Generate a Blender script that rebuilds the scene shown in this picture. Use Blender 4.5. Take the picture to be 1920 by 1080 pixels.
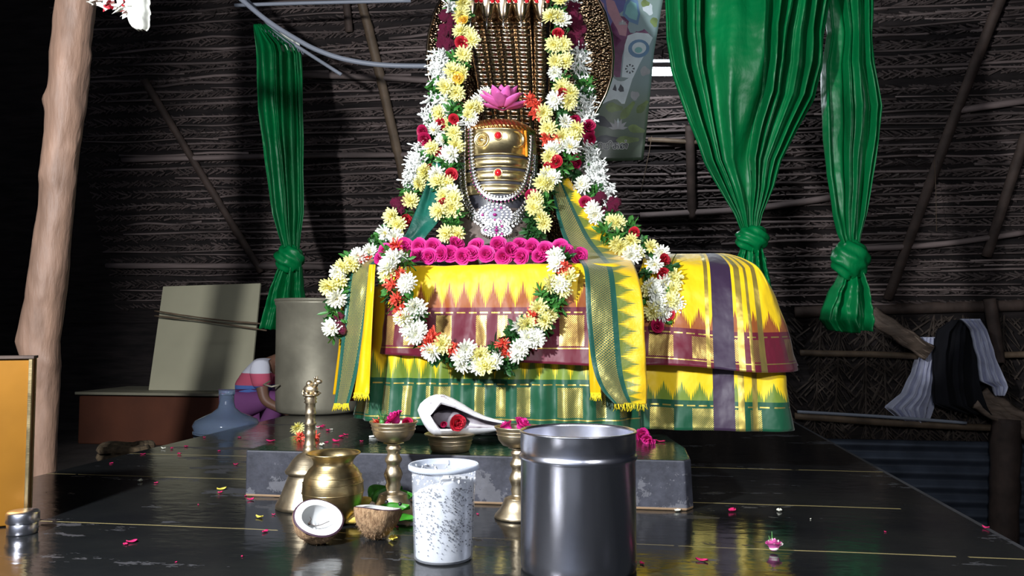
import bpy, math, random
from mathutils import Vector, Matrix, Euler, noise
R = random.Random(7)
for o in list(bpy.data.objects): bpy.data.objects.remove(o)
SC = bpy.context.scene; COL = SC.collection
PI = math.pi
# ------------------------------------------------------------------ camera
F = 1493.0; YAW = math.radians(8.5); PIT = math.atan(82/F); CAM = Vector((0, 0, .5))
cd = bpy.data.cameras.new('camera'); cam = bpy.data.objects.new('camera', cd); COL.objects.link(cam)
cam.location = CAM; cam.rotation_euler = (PI/2+PIT, 0, YAW)
cd.sensor_width = 36; cd.lens = 36*F/1920; cd.clip_start = .05
SC.camera = cam
fw = Vector((-math.sin(YAW)*math.cos(PIT), math.cos(YAW)*math.cos(PIT), math.sin(PIT)))
rt = Vector((math.cos(YAW), math.sin(YAW), 0)); up = rt.cross(fw)
def ray(px, py): return fw + rt*((px-960)/F) + up*((540-py)/F)
def P(px, py, D): return CAM + ray(px, py)*D
def onZ(px, py, z=0.): r = ray(px, py); return CAM + r*((z-CAM.z)/r.z)
def onY(px, py, y): r = ray(px, py); return CAM + r*(y/r.y)
# ------------------------------------------------------------------ world, lights, exposure
w = bpy.data.worlds.new('world'); SC.world = w; w.use_nodes = True
w.node_tree.nodes['Background'].inputs[0].default_value = (.10, .12, .20, 1)
w.node_tree.nodes['Background'].inputs[1].default_value = .05
SC.view_settings.view_transform = 'Standard'; SC.view_settings.look = 'None'
SC.view_settings.gamma = 1; SC.view_settings.exposure = 0; SC.view_settings.use_curve_mapping = False
def spot(name, loc, aim, power, size, blend, rad, col):
    l = bpy.data.lights.new(name, 'SPOT'); o = bpy.data.objects.new(name, l); COL.objects.link(o)
    o.location = loc; l.energy = power; l.spot_size = math.radians(size); l.spot_blend = blend
    l.shadow_soft_size = rad; l.color = col
    o.rotation_euler = (Vector(aim)-Vector(loc)).to_track_quat('-Z', 'Y').to_euler(); return o
def area(name, loc, aim, power, sx, sy, col):
    l = bpy.data.lights.new(name, 'AREA'); o = bpy.data.objects.new(name, l); COL.objects.link(o)
    l.shape = 'RECTANGLE'; l.size = sx; l.size_y = sy; l.energy = power; l.color = col
    o.location = loc; o.rotation_euler = (Vector(aim)-Vector(loc)).to_track_quat('-Z', 'Y').to_euler(); return o
spot('floodlight_left', (-1.45, .2, 1.35), (.0, 3.2, .75), 500, 107, .22, .07, (.95, .97, 1))
spot('floodlight_right', (.75, .45, 1.25), (.42, 3.2, .6), 110, 74, .4, .07, (.95, .97, 1))
area('area_fill_front', (-.5, -.6, 1.9), (-.4, 3, .5), 16, 1.4, .5, (.85, .9, 1))  # unseen fill behind the camera, broad for soft reflections on metal
area('area_fill_back', (-1.3, -.9, 1.9), (-2.0, -2.6, .8), 60, 1.2, .1, (.8, .87, 1))  # added lamp, no source seen: lights the wall mirrored in pot and brass
# ------------------------------------------------------------------ mesh building
ORG = {}
class MB:
    def __init__(s): s.v = []; s.f = []; s.m = []; s.uv = []
    def add(s, vs, fs, mi=0, uvs=None):
        b = len(s.v); s.v += [Vector(v) for v in vs]
        for k, f in enumerate(fs):
            s.f.append([b+i for i in f]); s.m.append(mi)
            s.uv.append([uvs[i] for i in f] if uvs else None)
        return s
    def box(s, c, d, rz=0, mi=0, rot=None):
        c = Vector(c); M = rot if rot is not None else Matrix.Rotation(rz, 3, 'Z')
        vs = [c + M @ Vector((x*d[0]/2, y*d[1]/2, z*d[2]/2)) for x in (-1, 1) for y in (-1, 1) for z in (-1, 1)]
        return s.add(vs, [(0,1,3,2),(4,6,7,5),(0,4,5,1),(2,3,7,6),(0,2,6,4),(1,5,7,3)], mi)
    def grid(s, fn, nu, nv, mi=0, uvf=None, cu=False, cv=False):
        vs = []; uvs = []
        for j in range(nv):
            for i in range(nu):
                vs.append(fn(i/(nu if cu else nu-1), j/(nv if cv else nv-1)))
                uvs.append(uvf(i/(nu-1), j/(nv-1)) if uvf else (i/(nu-1), j/(nv-1)))
        fs = []
        for j in range(nv if cv else nv-1):
            for i in range(nu if cu else nu-1):
                i2 = (i+1) % nu; j2 = (j+1) % nv
                fs.append((j*nu+i, j*nu+i2, j2*nu+i2, j2*nu+i))
        return s.add(vs, fs, mi, uvs)
    def lathe(s, prof, c=(0,0,0), n=48, mi=0, M=None, sx=1, sy=1):
        c = Vector(c)
        def fn(a, b):
            r, z = prof[min(int(round(b*(len(prof)-1))), len(prof)-1)]
            v = Vector((r*sx*math.cos(a*2*PI), r*sy*math.sin(a*2*PI), z))
            return c + (M @ v if M is not None else v)
        return s.grid(fn, n, len(prof), mi, None, True)
    def tube(s, pts, rad, n=10, mi=0, cap=True, wob=0):
        pts = [Vector(p) for p in pts]; k = len(pts)
        rs = rad if isinstance(rad, (list, tuple)) else [rad]*k
        vs = []; N = None
        for i, p in enumerate(pts):
            t = (pts[min(i+1, k-1)]-pts[max(i-1, 0)]).normalized()
            if N is None: N = t.orthogonal().normalized()
            N = (N - t*N.dot(t)).normalized(); B = t.cross(N)
            for a in range(n):
                q = 1 + (wob*noise.noise(p*9+Vector((a*.7, i*.3, 0))) if wob else 0)
                vs.append(p + (N*math.cos(a*2*PI/n)+B*math.sin(a*2*PI/n))*rs[i]*q)
        fs = [(i*n+a, i*n+(a+1) % n, (i+1)*n+(a+1) % n, (i+1)*n+a) for i in range(k-1) for a in range(n)]
        if cap: fs += [tuple(range(n-1, -1, -1)), tuple(range((k-1)*n, k*n))]
        return s.add(vs, fs, mi)
    def ball(s, c, r, n=10, mi=0, sc=(1,1,1), nz=0, fr=3, M=None):
        c = Vector(c); m = n
        def fn(a, b):
            th = b*PI; v = Vector((math.sin(th)*math.cos(a*2*PI), math.sin(th)*math.sin(a*2*PI), math.cos(th)))
            q = 1 + (nz*noise.noise(v*fr+c*13) if nz else 0)
            v = Vector((v.x*sc[0], v.y*sc[1], v.z*sc[2]))*r*q
            return c + (M @ v if M is not None else v)
        return s.grid(fn, n*2, m+1, mi, None, True)
    def build(s, name, mats, parent=None, smooth=True, org=None, solid=0, sub=0, bevel=0):
        if parent is not None: org = ORG[parent.name]
        org = Vector(org) if org is not None else Vector((0,0,0))
        me = bpy.data.meshes.new(name); me.from_pydata([v-org for v in s.v], [], s.f)
        for m in (mats if isinstance(mats, (list, tuple)) else [mats]): me.materials.append(m)
        me.polygons.foreach_set('material_index', s.m)
        me.polygons.foreach_set('use_smooth', [smooth]*len(s.f))
        if any(u for u in s.uv):
            L = me.uv_layers.new(name='UVMap'); k = 0
            for u in s.uv:
                for q in (u or [(0,0)]*4): 
                    L.data[k].uv = q; k += 1
        me.update()
        o = bpy.data.objects.new(name, me); COL.objects.link(o)
        if parent is not None: o.parent = parent
        else: o.location = org
        ORG[o.name] = org
        if bevel:
            b = o.modifiers.new('bevel', 'BEVEL'); b.width = bevel; b.segments = 2; b.limit_method = 'ANGLE'
        if solid:
            b = o.modifiers.new('solid', 'SOLIDIFY'); b.thickness = solid; b.offset = 0
        if sub:
            b = o.modifiers.new('sub', 'SUBSURF'); b.levels = sub; b.render_levels = sub
        return o
def tag(o, label=None, cat=None, group=None, kind=None):
    if label: o['label'] = label
    if cat: o['category'] = cat
    if group: o['group'] = group
    if kind: o['kind'] = kind
    return o
def thing(name, loc, label, cat, group=None):
    o = bpy.data.objects.new(name, None); COL.objects.link(o); o.location = Vector(loc); o.empty_display_size = .05
    ORG[o.name] = Vector(loc); return tag(o, label, cat, group)
def crom(pts, n):
    out = []; k = len(pts)
    for i in range(n):
        t = i/(n-1)*(k-1); a = min(int(t), k-2); f = t-a
        p0, p1, p2, p3 = pts[max(a-1, 0)], pts[a], pts[a+1], pts[min(a+2, k-1)]
        out.append(tuple(.5*((2*p1[j])+(-p0[j]+p2[j])*f+(2*p0[j]-5*p1[j]+4*p2[j]-p3[j])*f*f+(-p0[j]+3*p1[j]-3*p2[j]+p3[j])*f**3) for j in range(len(p1))))
    return out
def lerpt(tab, x):      # table rows (x, a, b, ...)
    if x <= tab[0][0]: return tab[0][1:]
    for a, b in zip(tab, tab[1:]):
        if x <= b[0]:
            f = (x-a[0])/(b[0]-a[0]); return tuple(p+(q-p)*f for p, q in zip(a[1:], b[1:]))
    return tab[-1][1:]
# ------------------------------------------------------------------ materials
class NT:
    def __init__(s, name):
        s.mat = bpy.data.materials.new(name); s.mat.use_nodes = True; s.t = s.mat.node_tree
        s.b = s.t.nodes['Principled BSDF']
    def nd(s, ty, **kw):
        n = s.t.nodes.new(ty)
        for k, v in kw.items(): setattr(n, k, v)
        return n
    def put(s, sock, val):
        if isinstance(val, bpy.types.NodeSocket): s.t.links.new(val, sock)
        else:
            if hasattr(sock.default_value, '__len__') and not hasattr(val, '__len__'): val = (val,)*len(sock.default_value)
            if hasattr(val, '__len__') and len(val) == 3 and len(sock.default_value) == 4: val = (*val, 1)
            sock.default_value = val
    def m(s, op, a, b=0., c=0.):
        n = s.nd('ShaderNodeMath', operation=op)
        for i, x in enumerate((a, b, c)): s.put(n.inputs[i], x)
        return n.outputs[0]
    def mix(s, f, a, b):
        n = s.nd('ShaderNodeMix', data_type='RGBA'); s.put(n.inputs[0], f); s.put(n.inputs[6], a); s.put(n.inputs[7], b); return n.outputs[2]
    def obj(s): return s.nd('ShaderNodeTexCoord').outputs['Object']
    def uv(s):
        n = s.nd('ShaderNodeSeparateXYZ'); s.put(n.inputs[0], s.nd('ShaderNodeTexCoord').outputs['UV']); return n.outputs[0], n.outputs[1]
    def xyz(s, vec=None):
        n = s.nd('ShaderNodeSeparateXYZ'); s.put(n.inputs[0], vec or s.obj()); return n.outputs
    def noise(s, scale, detail=3, vec=None, sc=None, rough=.5):
        n = s.nd('ShaderNodeTexNoise'); n.inputs['Scale'].default_value = scale; n.inputs['Detail'].default_value = detail; n.inputs['Roughness'].default_value = rough
        v = vec or s.obj()
        if sc:
            mp = s.nd('ShaderNodeMapping'); mp.inputs['Scale'].default_value = sc; s.put(mp.inputs[0], v); v = mp.outputs[0]
        s.put(n.inputs['Vector'], v); return n.outputs[0]
    def ramp(s, f, stops):
        n = s.nd('ShaderNodeValToRGB'); e = n.color_ramp.elements
        while len(e) < len(stops): e.new(.5)
        for k, (p, c) in enumerate(stops): e[k].position = p; e[k].color = (*c, 1) if len(c) == 3 else c
        s.put(n.inputs[0], f); return n.outputs[0]
    def bump(s, h, st=.3, dist=.01):
        n = s.nd('ShaderNodeBump'); n.inputs['Strength'].default_value = st; n.inputs['Distance'].default_value = dist
        s.put(n.inputs['Height'], h); s.put(s.b.inputs['Normal'], n.outputs[0])
    def set(s, **kw):
        nm = dict(col='Base Color', rough='Roughness', metal='Metallic', trans='Transmission Weight', ior='IOR', sheen='Sheen Weight', coat='Coat Weight', sss='Subsurface Weight', alpha='Alpha', spec='Specular IOR Level', aniso='Anisotropic')
        for k, v in kw.items(): s.put(s.b.inputs[nm[k]], v)
        return s
def pm(name, col, rough=.5, metal=0, var=0., vs=20, bump=0, bs=60, bd=.003, sc=None, **kw):
    n = NT(name); c = col
    if var:
        f = n.noise(vs, 4, sc=sc); c = n.ramp(f, [(.3, tuple(x*(1-var) for x in col)), (.7, tuple(min(1, x*(1+var)) for x in col))])
    n.set(col=c, rough=rough, metal=metal, **kw)
    if bump: n.bump(n.noise(bs, 4, sc=sc), bump, bd)
    return n.mat
M = {}
def brass(name, col, rough):
    n = NT(name); f = n.noise(14, 4); g = n.noise(60, 3, sc=(.02, .02, 8)); n.set(col=n.ramp(f, [(.3, tuple(x*.75 for x in col)), (.7, col)]), rough=n.m('ADD', n.m('MULTIPLY', n.noise(30, 4), .25), rough-.12), metal=1)
    n.bump(n.m('ADD', g, n.m('MULTIPLY', n.noise(160, 2), .4)), .22, .0015); return n.mat
M['brass'] = brass('aged_brass', (.66, .55, .38), .40); M['brass_pol'] = brass('polished_brass', (.72, .56, .29), .34)
M['gold'] = pm('gold_plate', (.80, .66, .36), .30, 1, .12, 30, .25, 80, .002)
M['silver'] = pm('silver_stones', (.86, .86, .88), .25, 1)
M['steel'] = pm('stainless_steel', (.70, .71, .80), .27, 1, .12, 8, .06, 30, .003, sc=(1, 1, .3))
M['silver_dark'] = pm('dark_plate_silver', (.16, .16, .18), .4, 1)  # dark silver behind the pendant beads, sets off the gaps between them
M['gem'] = pm('red_gem', (.6, .01, .02), .12, coat=1)
M['gemp'] = pm('purple_stone', (.35, .02, .2), .2)
M['lstone'] = pm('black_lingam_stone', (.035, .035, .045), .4, 0, .3, 30, .2, 60)
M['bstone'] = pm('brown_base_stone', (.13, .10, .085), .55, 0, .4, 22, .6, 40, .008)
M['wood'] = pm('bare_tree_trunk', (.27, .165, .115), .6, 0, .35, 5, .5, 14, .012, sc=(3, 3, .6))
M['bamboo'] = pm('old_bamboo', (.16, .11, .07), .6, 0, .4, 8, .4, 30, .005)
M['stick'] = pm('thatch_ribs', (.19, .145, .135), .8, 0, .7, 4, .3, 60, .003, sc=(.3, 3, 3))
M['leafdry'] = pm('dry_palm_leaf', (.10, .074, .068), .85, 0, .7, 3, .3, 90, .003)
M['plank'] = pm('grey_plank', (.22, .16, .12), .7, 0, .4, 6, .4, 30, .004, sc=(1, 6, 6))
M['pvc'] = pm('grey_conduit', (.35, .38, .45), .4)
M['iron'] = pm('corrugated_iron', (.10, .12, .16), .45, .4, .3, 5)
M['green'] = None
def satin(name, col, dark):
    n = NT(name); f = n.noise(5, 3, sc=(1, 1, .4)); n.set(col=n.ramp(f, [(.3, dark), (.7, col)]), rough=.42, sheen=0., aniso=.3, spec=.35)
    h = n.m('ADD', n.m('MULTIPLY', n.noise(16, 3, sc=(1.6, 1.6, .6)), .7), n.m('MULTIPLY', n.noise(6, 2, sc=(1, 1, 1.5)), 1.8)); n.bump(h, .55, .012); return n.mat
M['green'] = satin('green_satin', (.0, .22, .058), (.0, .115, .03))
M['yel_c'] = pm('yellow_floret', (.95, .75, .02), .6, sss=.0)
M['yel_p'] = pm('pale_yellow_petal', (.90, .86, .38), .6)
M['wht_p'] = pm('white_petal', (.92, .93, .84), .6)
M['jas'] = pm('white_bud', (.90, .92, .88), .55)
M['red_p'] = pm('red_rose_petal', (.50, .012, .03), .55)
M['pink_p'] = pm('magenta_rose_petal', (.64, .02, .24), .6, 0, .3, 30)
M['lotus_p'] = pm('pink_lotus_petal', (.68, .12, .40), .62, 0, .3, 20)
M['mar_p'] = pm('maroon_cockscomb', (.20, .004, .05), .6, 0, .5, 60, .8, 120, .01)
M['ora_p'] = pm('orange_crossandra', (.75, .085, .05), .6, 0, .3, 50)
M['leaf'] = pm('green_leaf', (.05, .20, .035), .45, 0, .4, 40)
M['leaf2'] = pm('dark_foliage', (.02, .09, .02), .5, 0, .4, 40)
M['betel'] = pm('betel_leaf', (.03, .19, .012), .42, 0, .4, 20)
M['petalr'] = pm('fallen_rose_petal', (.60, .02, .13), .45)
M['white_cloth'] = pm('white_cotton', (.62, .64, .80), .85, 0, .1, 20, .4, 60, .004)
M['black_cloth'] = pm('black_cotton', (.006, .006, .010), .95)
M['black'] = pm('black_void', (.01, .01, .012), .9)
# silk with a temple border: uv = metres across, metres down
def silk(name, zz0, zz1, b1, base=(.93, .62, .005), mid=(.32, .085, .015), border=(.125, .004, .02), per=.0515, bands=(), spikes=True):
    n = NT(name); u, v = n.uv()
    t = n.m('DIVIDE', n.m('SUBTRACT', zz1, v), zz1-zz0)
    f = n.m('MULTIPLY', n.m('ABSOLUTE', n.m('SUBTRACT', n.m('FRACT', n.m('DIVIDE', u, per)), .5)), 2.)
    y = n.m('GREATER_THAN', t, n.m('ADD', n.m('MULTIPLY', f, .66), n.m('SUBTRACT', n.m('MULTIPLY', n.m('FRACT', n.m('MULTIPLY', f, 3.999)), .36), .04)))
    c = n.mix(y, mid, base)
    bm = n.m('GREATER_THAN', v, zz1); c = n.mix(bm, c, border)
    def band(x, a, b): return n.m('MULTIPLY', n.m('GREATER_THAN', x, a), n.m('LESS_THAN', x, b))
    k = 2*PI/.0068
    dots = n.m('GREATER_THAN', n.m('MULTIPLY', n.m('SINE', n.m('MULTIPLY', u, k)), n.m('SINE', n.m('MULTIPLY', v, k))), -.12)
    # gold kept to columns: zari sheen on the folds, painted into the pattern
    zari_sheen = n.m('GREATER_THAN', n.m('ADD', n.m('SINE', n.m('ADD', n.m('MULTIPLY', u, 2*PI/.105), n.m('MULTIPLY', n.m('SINE', n.m('MULTIPLY', u, 2*PI/.37)), 1.6))), n.m('MULTIPLY', n.m('SINE', n.m('MULTIPLY', u, 2*PI/.067)), .6)), .05)
    z = n.m('MULTIPLY', n.m('MULTIPLY', band(v, zz1+.028, b1-.034), dots), zari_sheen)
    z = n.m('MAXIMUM', z, n.m('MULTIPLY', band(v, zz1+.016, zz1+.021), n.m('GREATER_THAN', n.m('SINE', n.m('MULTIPLY', u, 2*PI/.04)), -.6)))
    z = n.m('MAXIMUM', z, band(v, b1-.028, b1-.024))
    for (a, b, cc, g) in bands:
        q = band(u, a, b)
        if g: z = n.m('MAXIMUM', z, q)
        else: c = n.mix(q, c, cc); z = n.m('MULTIPLY', z, n.m('SUBTRACT', 1., q))
    c = n.mix(n.m('MULTIPLY', z, .85), c, (.66, .50, .12))
    n.set(col=c, metal=n.m('MULTIPLY', z, .75), rough=n.m('SUBTRACT', .48, n.m('MULTIPLY', z, .10)), sheen=.2, spec=.4)
    n.bump(n.m('ADD', n.m('MULTIPLY', n.noise(9, 2.5, sc=(1.6, 1.6, 1.)), 1.6), n.m('MULTIPLY', z, .05)), .5, .012)
    return n.mat
def sashmat(name, split=.52, per=.05):      # uv = 0..1 across, metres along
    n = NT(name); u, v = n.uv()
    def band(x, a, b): return n.m('MULTIPLY', n.m('GREATER_THAN', x, a), n.m('LESS_THAN', x, b))
    q = n.m('DIVIDE', n.m('SUBTRACT', u, split), max(1-split, .001))
    f = n.m('MULTIPLY', n.m('ABSOLUTE', n.m('SUBTRACT', n.m('FRACT', n.m('DIVIDE', v, per)), .5)), 2.)
    y = n.m('GREATER_THAN', q, n.m('ADD', n.m('MULTIPLY', f, .5), n.m('SUBTRACT', n.m('MULTIPLY', n.m('FRACT', n.m('MULTIPLY', f, 3.999)), .3), .04)))
    c = n.mix(y, (.16, .20, .03), (.90, .56, .01))
    g = n.m('LESS_THAN', u, split); c = n.mix(g, c, (.008, .085, .06))
    k = 2*PI/.0085
    dots = n.m('GREATER_THAN', n.m('MULTIPLY', n.m('SINE', n.m('MULTIPLY', u, k*.13)), n.m('SINE', n.m('MULTIPLY', v, k))), -.12)
    z = n.m('MULTIPLY', band(u, .16*split, .82*split), dots)
    c = n.mix(z, c, (.75, .62, .18))
    n.set(col=c, metal=n.m('MULTIPLY', z, .75), rough=.4, sheen=.2)
    n.bump(n.noise(14, 4), .6, .012); return n.mat
# ------------------------------------------------------------------ setting
def struct(o): o['kind'] = 'structure'; return o
n = NT('wet_black_stone')
X, Y, Z = n.xyz()
def line(y, wd, lo, hi):
    a = n.m('LESS_THAN', n.m('ABSOLUTE', n.m('SUBTRACT', n.m('ADD', Y, n.m('MULTIPLY', n.m('SUBTRACT', n.noise(3, 2), .5), .012)), y)), wd)
    return n.m('MULTIPLY', a, n.m('MULTIPLY', n.m('GREATER_THAN', X, lo), n.m('LESS_THAN', X, hi)))
ln = n.m('MAXIMUM', n.m('MAXIMUM', line(1.93, .0035, -3, 3), line(2.57, .005, -3, -1.17)), n.m('MAXIMUM', line(3.04, .006, -3, 3), line(2.42, .005, .17, .75)))
ln = n.m('MULTIPLY', ln, n.m('GREATER_THAN', n.noise(9, 3), .36))
big = n.noise(2.2, 5, rough=.6)
scuff = n.m('GREATER_THAN', n.m('ADD', n.noise(7, 6, sc=(.35, 1, 1), rough=.7), n.m('MULTIPLY', n.noise(1.1, 2), .35)), .78)
c = n.ramp(big, [(.3, (.006, .007, .009)), (.7, (.017, .018, .017))])
c = n.mix(n.m('MULTIPLY', scuff, .55), c, (.085, .085, .095))
c = n.mix(ln, c, (.34, .28, .13))
n.set(col=c, rough=n.m('ADD', n.m('ADD', n.m('MULTIPLY', n.noise(3.5, 4), .22), .02), n.m('MULTIPLY', scuff, .3)), spec=.45)
n.bump(n.m('ADD', n.noise(30, 4, sc=(.5, 1, 1)), n.m('MULTIPLY', n.noise(5, 3), 2.)), .10, .01)
M['floor'] = n.mat
n = NT('slab_stone'); X, Y, Z = n.xyz()
ash = n.m('MULTIPLY', n.m('GREATER_THAN', n.m('ADD', n.noise(11, 7, rough=.75), n.m('MULTIPLY', Z, -1.2)), .50), n.m('LESS_THAN', Z, .132))
c = n.ramp(n.noise(9, 6, rough=.7), [(.3, (.015, .016, .022)), (.7, (.065, .068, .09))])
c = n.mix(n.m('MULTIPLY', ash, .4), c, (.20, .20, .22))
top = n.m('GREATER_THAN', Z, .139); c = n.mix(top, c, (.012, .02, .014))
c = n.mix(n.m('LESS_THAN', Z, .008), c, (.30, .20, .12))
n.set(col=c, rough=n.m('SUBTRACT', .55, n.m('MULTIPLY', top, .42)), spec=.4); n.bump(n.noise(45, 5), .35, .004)
M['slab'] = n.mat
PX0, PX1, PY1 = -2.05, .89, 5.42
struct(MB().box(((PX0+PX1)/2, (PY1+.5)/2, -.15), (PX1-PX0, PY1-.5, .3)).build('floor', M['floor'], smooth=False, bevel=.006))
M['mud'] = pm('dark_mud', (.05, .04, .035), .9, 0, .4, 4, .5, 15, .02)
M['conc'] = pm('platform_side', (.04, .04, .045), .7, 0, .3, 4, .4, 20, .01)
struct(MB().box((-5, 3, -.37), (5.94, 8, .1)).build('floor_left', M['mud'], smooth=False))
struct(MB().box((3.6, 3, -1.25), (9.3, 8, .1)).build('floor_right', M['mud'], smooth=False))
struct(MB().box((PX1+.05, 2.9, -.62), (.08, 4.9, 1.15)).build('wall_platform_side', M['conc'], smooth=False))
# slanting thatched roof behind the shrine: from (Y 6.6, z .72) up at TS
RY, RZ, TS = 6.6, .72, 2.5
rl = math.hypot(1, TS); RN = Vector((0, -TS/rl, -1/rl)); RU = Vector((0, -1/rl, TS/rl)); R0 = Vector((0, RY, RZ))
def onR(px, py, off=0.):
    r = ray(px, py); return CAM + r*(((R0+RN*off-CAM).dot(RN))/r.dot(RN))
def roofp(x, s, off=0.): return R0 + RU*s + RN*off + Vector((x, 0, 0))
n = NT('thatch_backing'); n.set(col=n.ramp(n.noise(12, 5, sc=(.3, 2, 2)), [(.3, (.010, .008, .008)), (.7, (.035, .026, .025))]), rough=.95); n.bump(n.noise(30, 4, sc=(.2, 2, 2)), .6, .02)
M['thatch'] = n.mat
b = MB(); b.add([roofp(-9, -.15), roofp(6, -.15), roofp(6, 5), roofp(-9, 5)], [(0,1,2,3)])
b.add([roofp(-9, -.15, -.06), roofp(6, -.15, -.06), roofp(6, 5, -.06), roofp(-9, 5, -.06)], [(3,2,1,0)])
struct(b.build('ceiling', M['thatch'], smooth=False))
b = MB(); s = 0.
while s < 2.9:
    x = -4.6+R.random()
    while x < 4.2:
        L = R.uniform(.7, 2.4); t = R.uniform(-.012, .012); rr = R.uniform(.005, .012)
        k = 7; ph = R.random()*9; sag = R.uniform(.004, .014)
        if R.random() < .86:
            b.tube([roofp(x+L*i/k, s+t*i/k+sag*math.sin(ph+i*1.1), .018+.010*math.sin(i+ph)) for i in range(k+1)], rr, 5)
        x += L*R.uniform(.75, 1.02)
    s += R.uniform(.032, .072)
tag(b.build('thatch_ribs', M['stick']), 'brown palm ribs tied in rows across the thatched roof slope', 'thatch', kind='stuff')
b = MB(); s = .02; row = 0; R.seed(5)
while s < 2.9:
    x = -4.6; sg = 1 if row % 2 else -1
    while x < 4.0:
        a = R.uniform(.18, .6)*sg; L = R.uniform(.045, .11); wd = R.uniform(.008, .016); o0 = R.uniform(.004, .02)
        dx, ds = L*math.cos(a), L*math.sin(a); p = s+R.uniform(-.01, .01)
        b.add([roofp(x, p, o0), roofp(x+dx, p+ds, o0+R.uniform(.0, .022)), roofp(x+dx, p+ds+wd, o0+.012), roofp(x, p+wd, o0)], [(0,1,2,3)])
        x += R.uniform(.020, .05)
    s += R.uniform(.04, .062); row += 1
tag(b.build('woven_palm_leaves', M['leafdry'], smooth=False), 'dark plaited palm leaf strips filling the roof between the ribs', 'thatch', kind='stuff')
# upright leaf wall and iron sheet under the eave
WY = 6.66
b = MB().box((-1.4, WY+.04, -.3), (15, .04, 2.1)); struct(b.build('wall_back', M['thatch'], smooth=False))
b = MB(); x = .3
while x < 3.9:
    lean = R.uniform(-.1, .1)
    b.tube([(x, WY-.01, -.36), (x+lean, WY-.02, .75)], .007, 5)
    z = -.34
    while z < .72:
        for sg in (-1, 1):
            L = R.uniform(.08, .26); cx = x+lean*(z+.36)
            q = R.uniform(.15, 1.0)
            b.add([(cx, WY-.008, z), (cx+sg*L*math.sin(q), WY-.012-R.random()*.03, z-L*math.cos(q)), (cx+sg*(L*math.sin(q)+.004), WY-.02, z-L*math.cos(q)+.014), (cx, WY-.012, z+.012)], [(0,1,2,3)])
        z += R.uniform(.018, .035)
    x += R.uniform(.13, .24)
M['leafwall'] = pm('old_palm_wall', (.075, .056, .045), .9, 0, .6, 14, .3, 90, .003)
tag(b.build('palm_frond_wall', M['leafwall'], smooth=False), 'hanging brown palm fronds forming the low wall behind the white cloths', 'thatch', kind='stuff')
b = MB()
def corr(u, v):
    z = -1.19+v*.85; return Vector((.95+u*4.0, WY-.05+.018*math.sin(v*.85/.105*2*PI), z))
b.grid(corr, 8, 90)
tag(b.build('corrugated_sheet', M['iron'], solid=.003, org=(2.9, WY-.05, -1.2)), 'blue-grey corrugated iron sheet low behind the platform', 'metal sheet')
def pole(name, pts, r, mat, label, cat='pole', wob=.15, n=10, pf=None):
    pts = [pf(*p) if pf else Vector(p) for p in pts]
    cc = crom([tuple(p) for p in pts], max(12, len(pts)*6))
    rs = r if not isinstance(r, (list, tuple)) else [lerpt([(i/(len(r)-1), q) for i, q in enumerate(r)], i/(len(cc)-1))[0] for i in range(len(cc))]
    b = MB().tube(cc, rs, n, wob=wob)
    return tag(b.build(name, mat, org=min(pts, key=lambda p: p.z)), label, cat)
for px, r, mt, lb in [
    ([(674,-10),(700,90),(735,240),(775,420),(790,480)], .036, 'bamboo', 'yellowish bamboo rafter sloping down just left of the brass hood'),
    ([(540,140),(650,143),(830,152)], .024, 'stick', 'thick horizontal batten below the grey conduit left of the hood'),
    ([(230,300),(560,292),(800,290)], .022, 'stick', 'horizontal batten crossing behind the left curtain at middle height'),
    ([(200,498),(560,500),(720,505)], .025, 'stick', 'low horizontal batten above the leaning cream board'),
    ([(1200,404),(1400,392),(1560,370)], .025, 'stick', 'long horizontal batten behind the tied green curtain'),
    ([(1215,262),(1330,268)], .018, 'bamboo', 'short knotted bamboo batten under the bright lamp'),
    ([(1560,468),(1740,460),(1920,436)], .022, 'stick', 'horizontal batten right of the curtain knots'),
    ([(1790,208),(1925,188)], .026, 'stick', 'horizontal batten at the upper right edge of the roof'),
    ([(1880,-10),(1795,205),(1665,560)], .036, 'wood2', 'dark rafter slanting down at the upper right'),
    ([(1925,250),(1850,480)], .036, 'wood2', 'dark rafter cut by the right edge of the frame'),
    ([(1293,235),(1298,410)], .035, 'wood2', 'short upright strut left of the tied green curtain'),
    ([(640,-10),(648,-2),(655,60)], .03, 'wood2', 'stub of a dark rafter at the top beside the bamboo'),
    ([(270,150),(380,330),(490,510)], .03, 'wood2', 'dark diagonal rafter in the shade left of the narrow curtain')]:
    if 'wood2' not in M: M['wood2'] = pm('dark_rafter', (.075, .05, .04), .75, 0, .4, 8, .4, 20, .008)
    pole('roof_batten' if mt == 'stick' else 'roof_rafter', px, r, M[mt], lb, 'pole', pf=lambda a, c: onR(a, c, .055))
def onW(px, py, off=.06): return onY(px, py, WY-off)
pole('eave_beam', [(1490,585),(1700,578),(1925,572)], .045, M['wood2'], 'thick eave beam where the roof meets the leaf wall', pf=onW)
pole('bamboo_rail', [(1500,662),(1620,664),(1720,668)], .025, M['bamboo'], 'bamboo rail at waist height left of the white towel', pf=lambda a, c: onW(a, c, .1))
pole('bamboo_rail', [(1872,666),(1940,664)], .025, M['bamboo'], 'short bamboo rail end at the right edge', pf=lambda a, c: onW(a, c, .1))
pole('bamboo_rail', [(1490,780),(1700,795),(1880,803)], .026, M['bamboo'], 'lowest bamboo rail above the corrugated sheet', pf=lambda a, c: onW(a, c, .1))
pole('white_pipe', [(1495,772),(1650,781),(1812,793)], .012, M['pvc'], 'thin pale pipe lying along the lowest bamboo rail', 'pipe', wob=0, pf=lambda a, c: onW(a, c, .16))
pole('wall_post', [(1888,785),(1884,900),(1880,1060)], .10, M['wood2'], 'dark post in front of the corrugated sheet at right', pf=lambda a, c: onW(a, c, .2))
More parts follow.
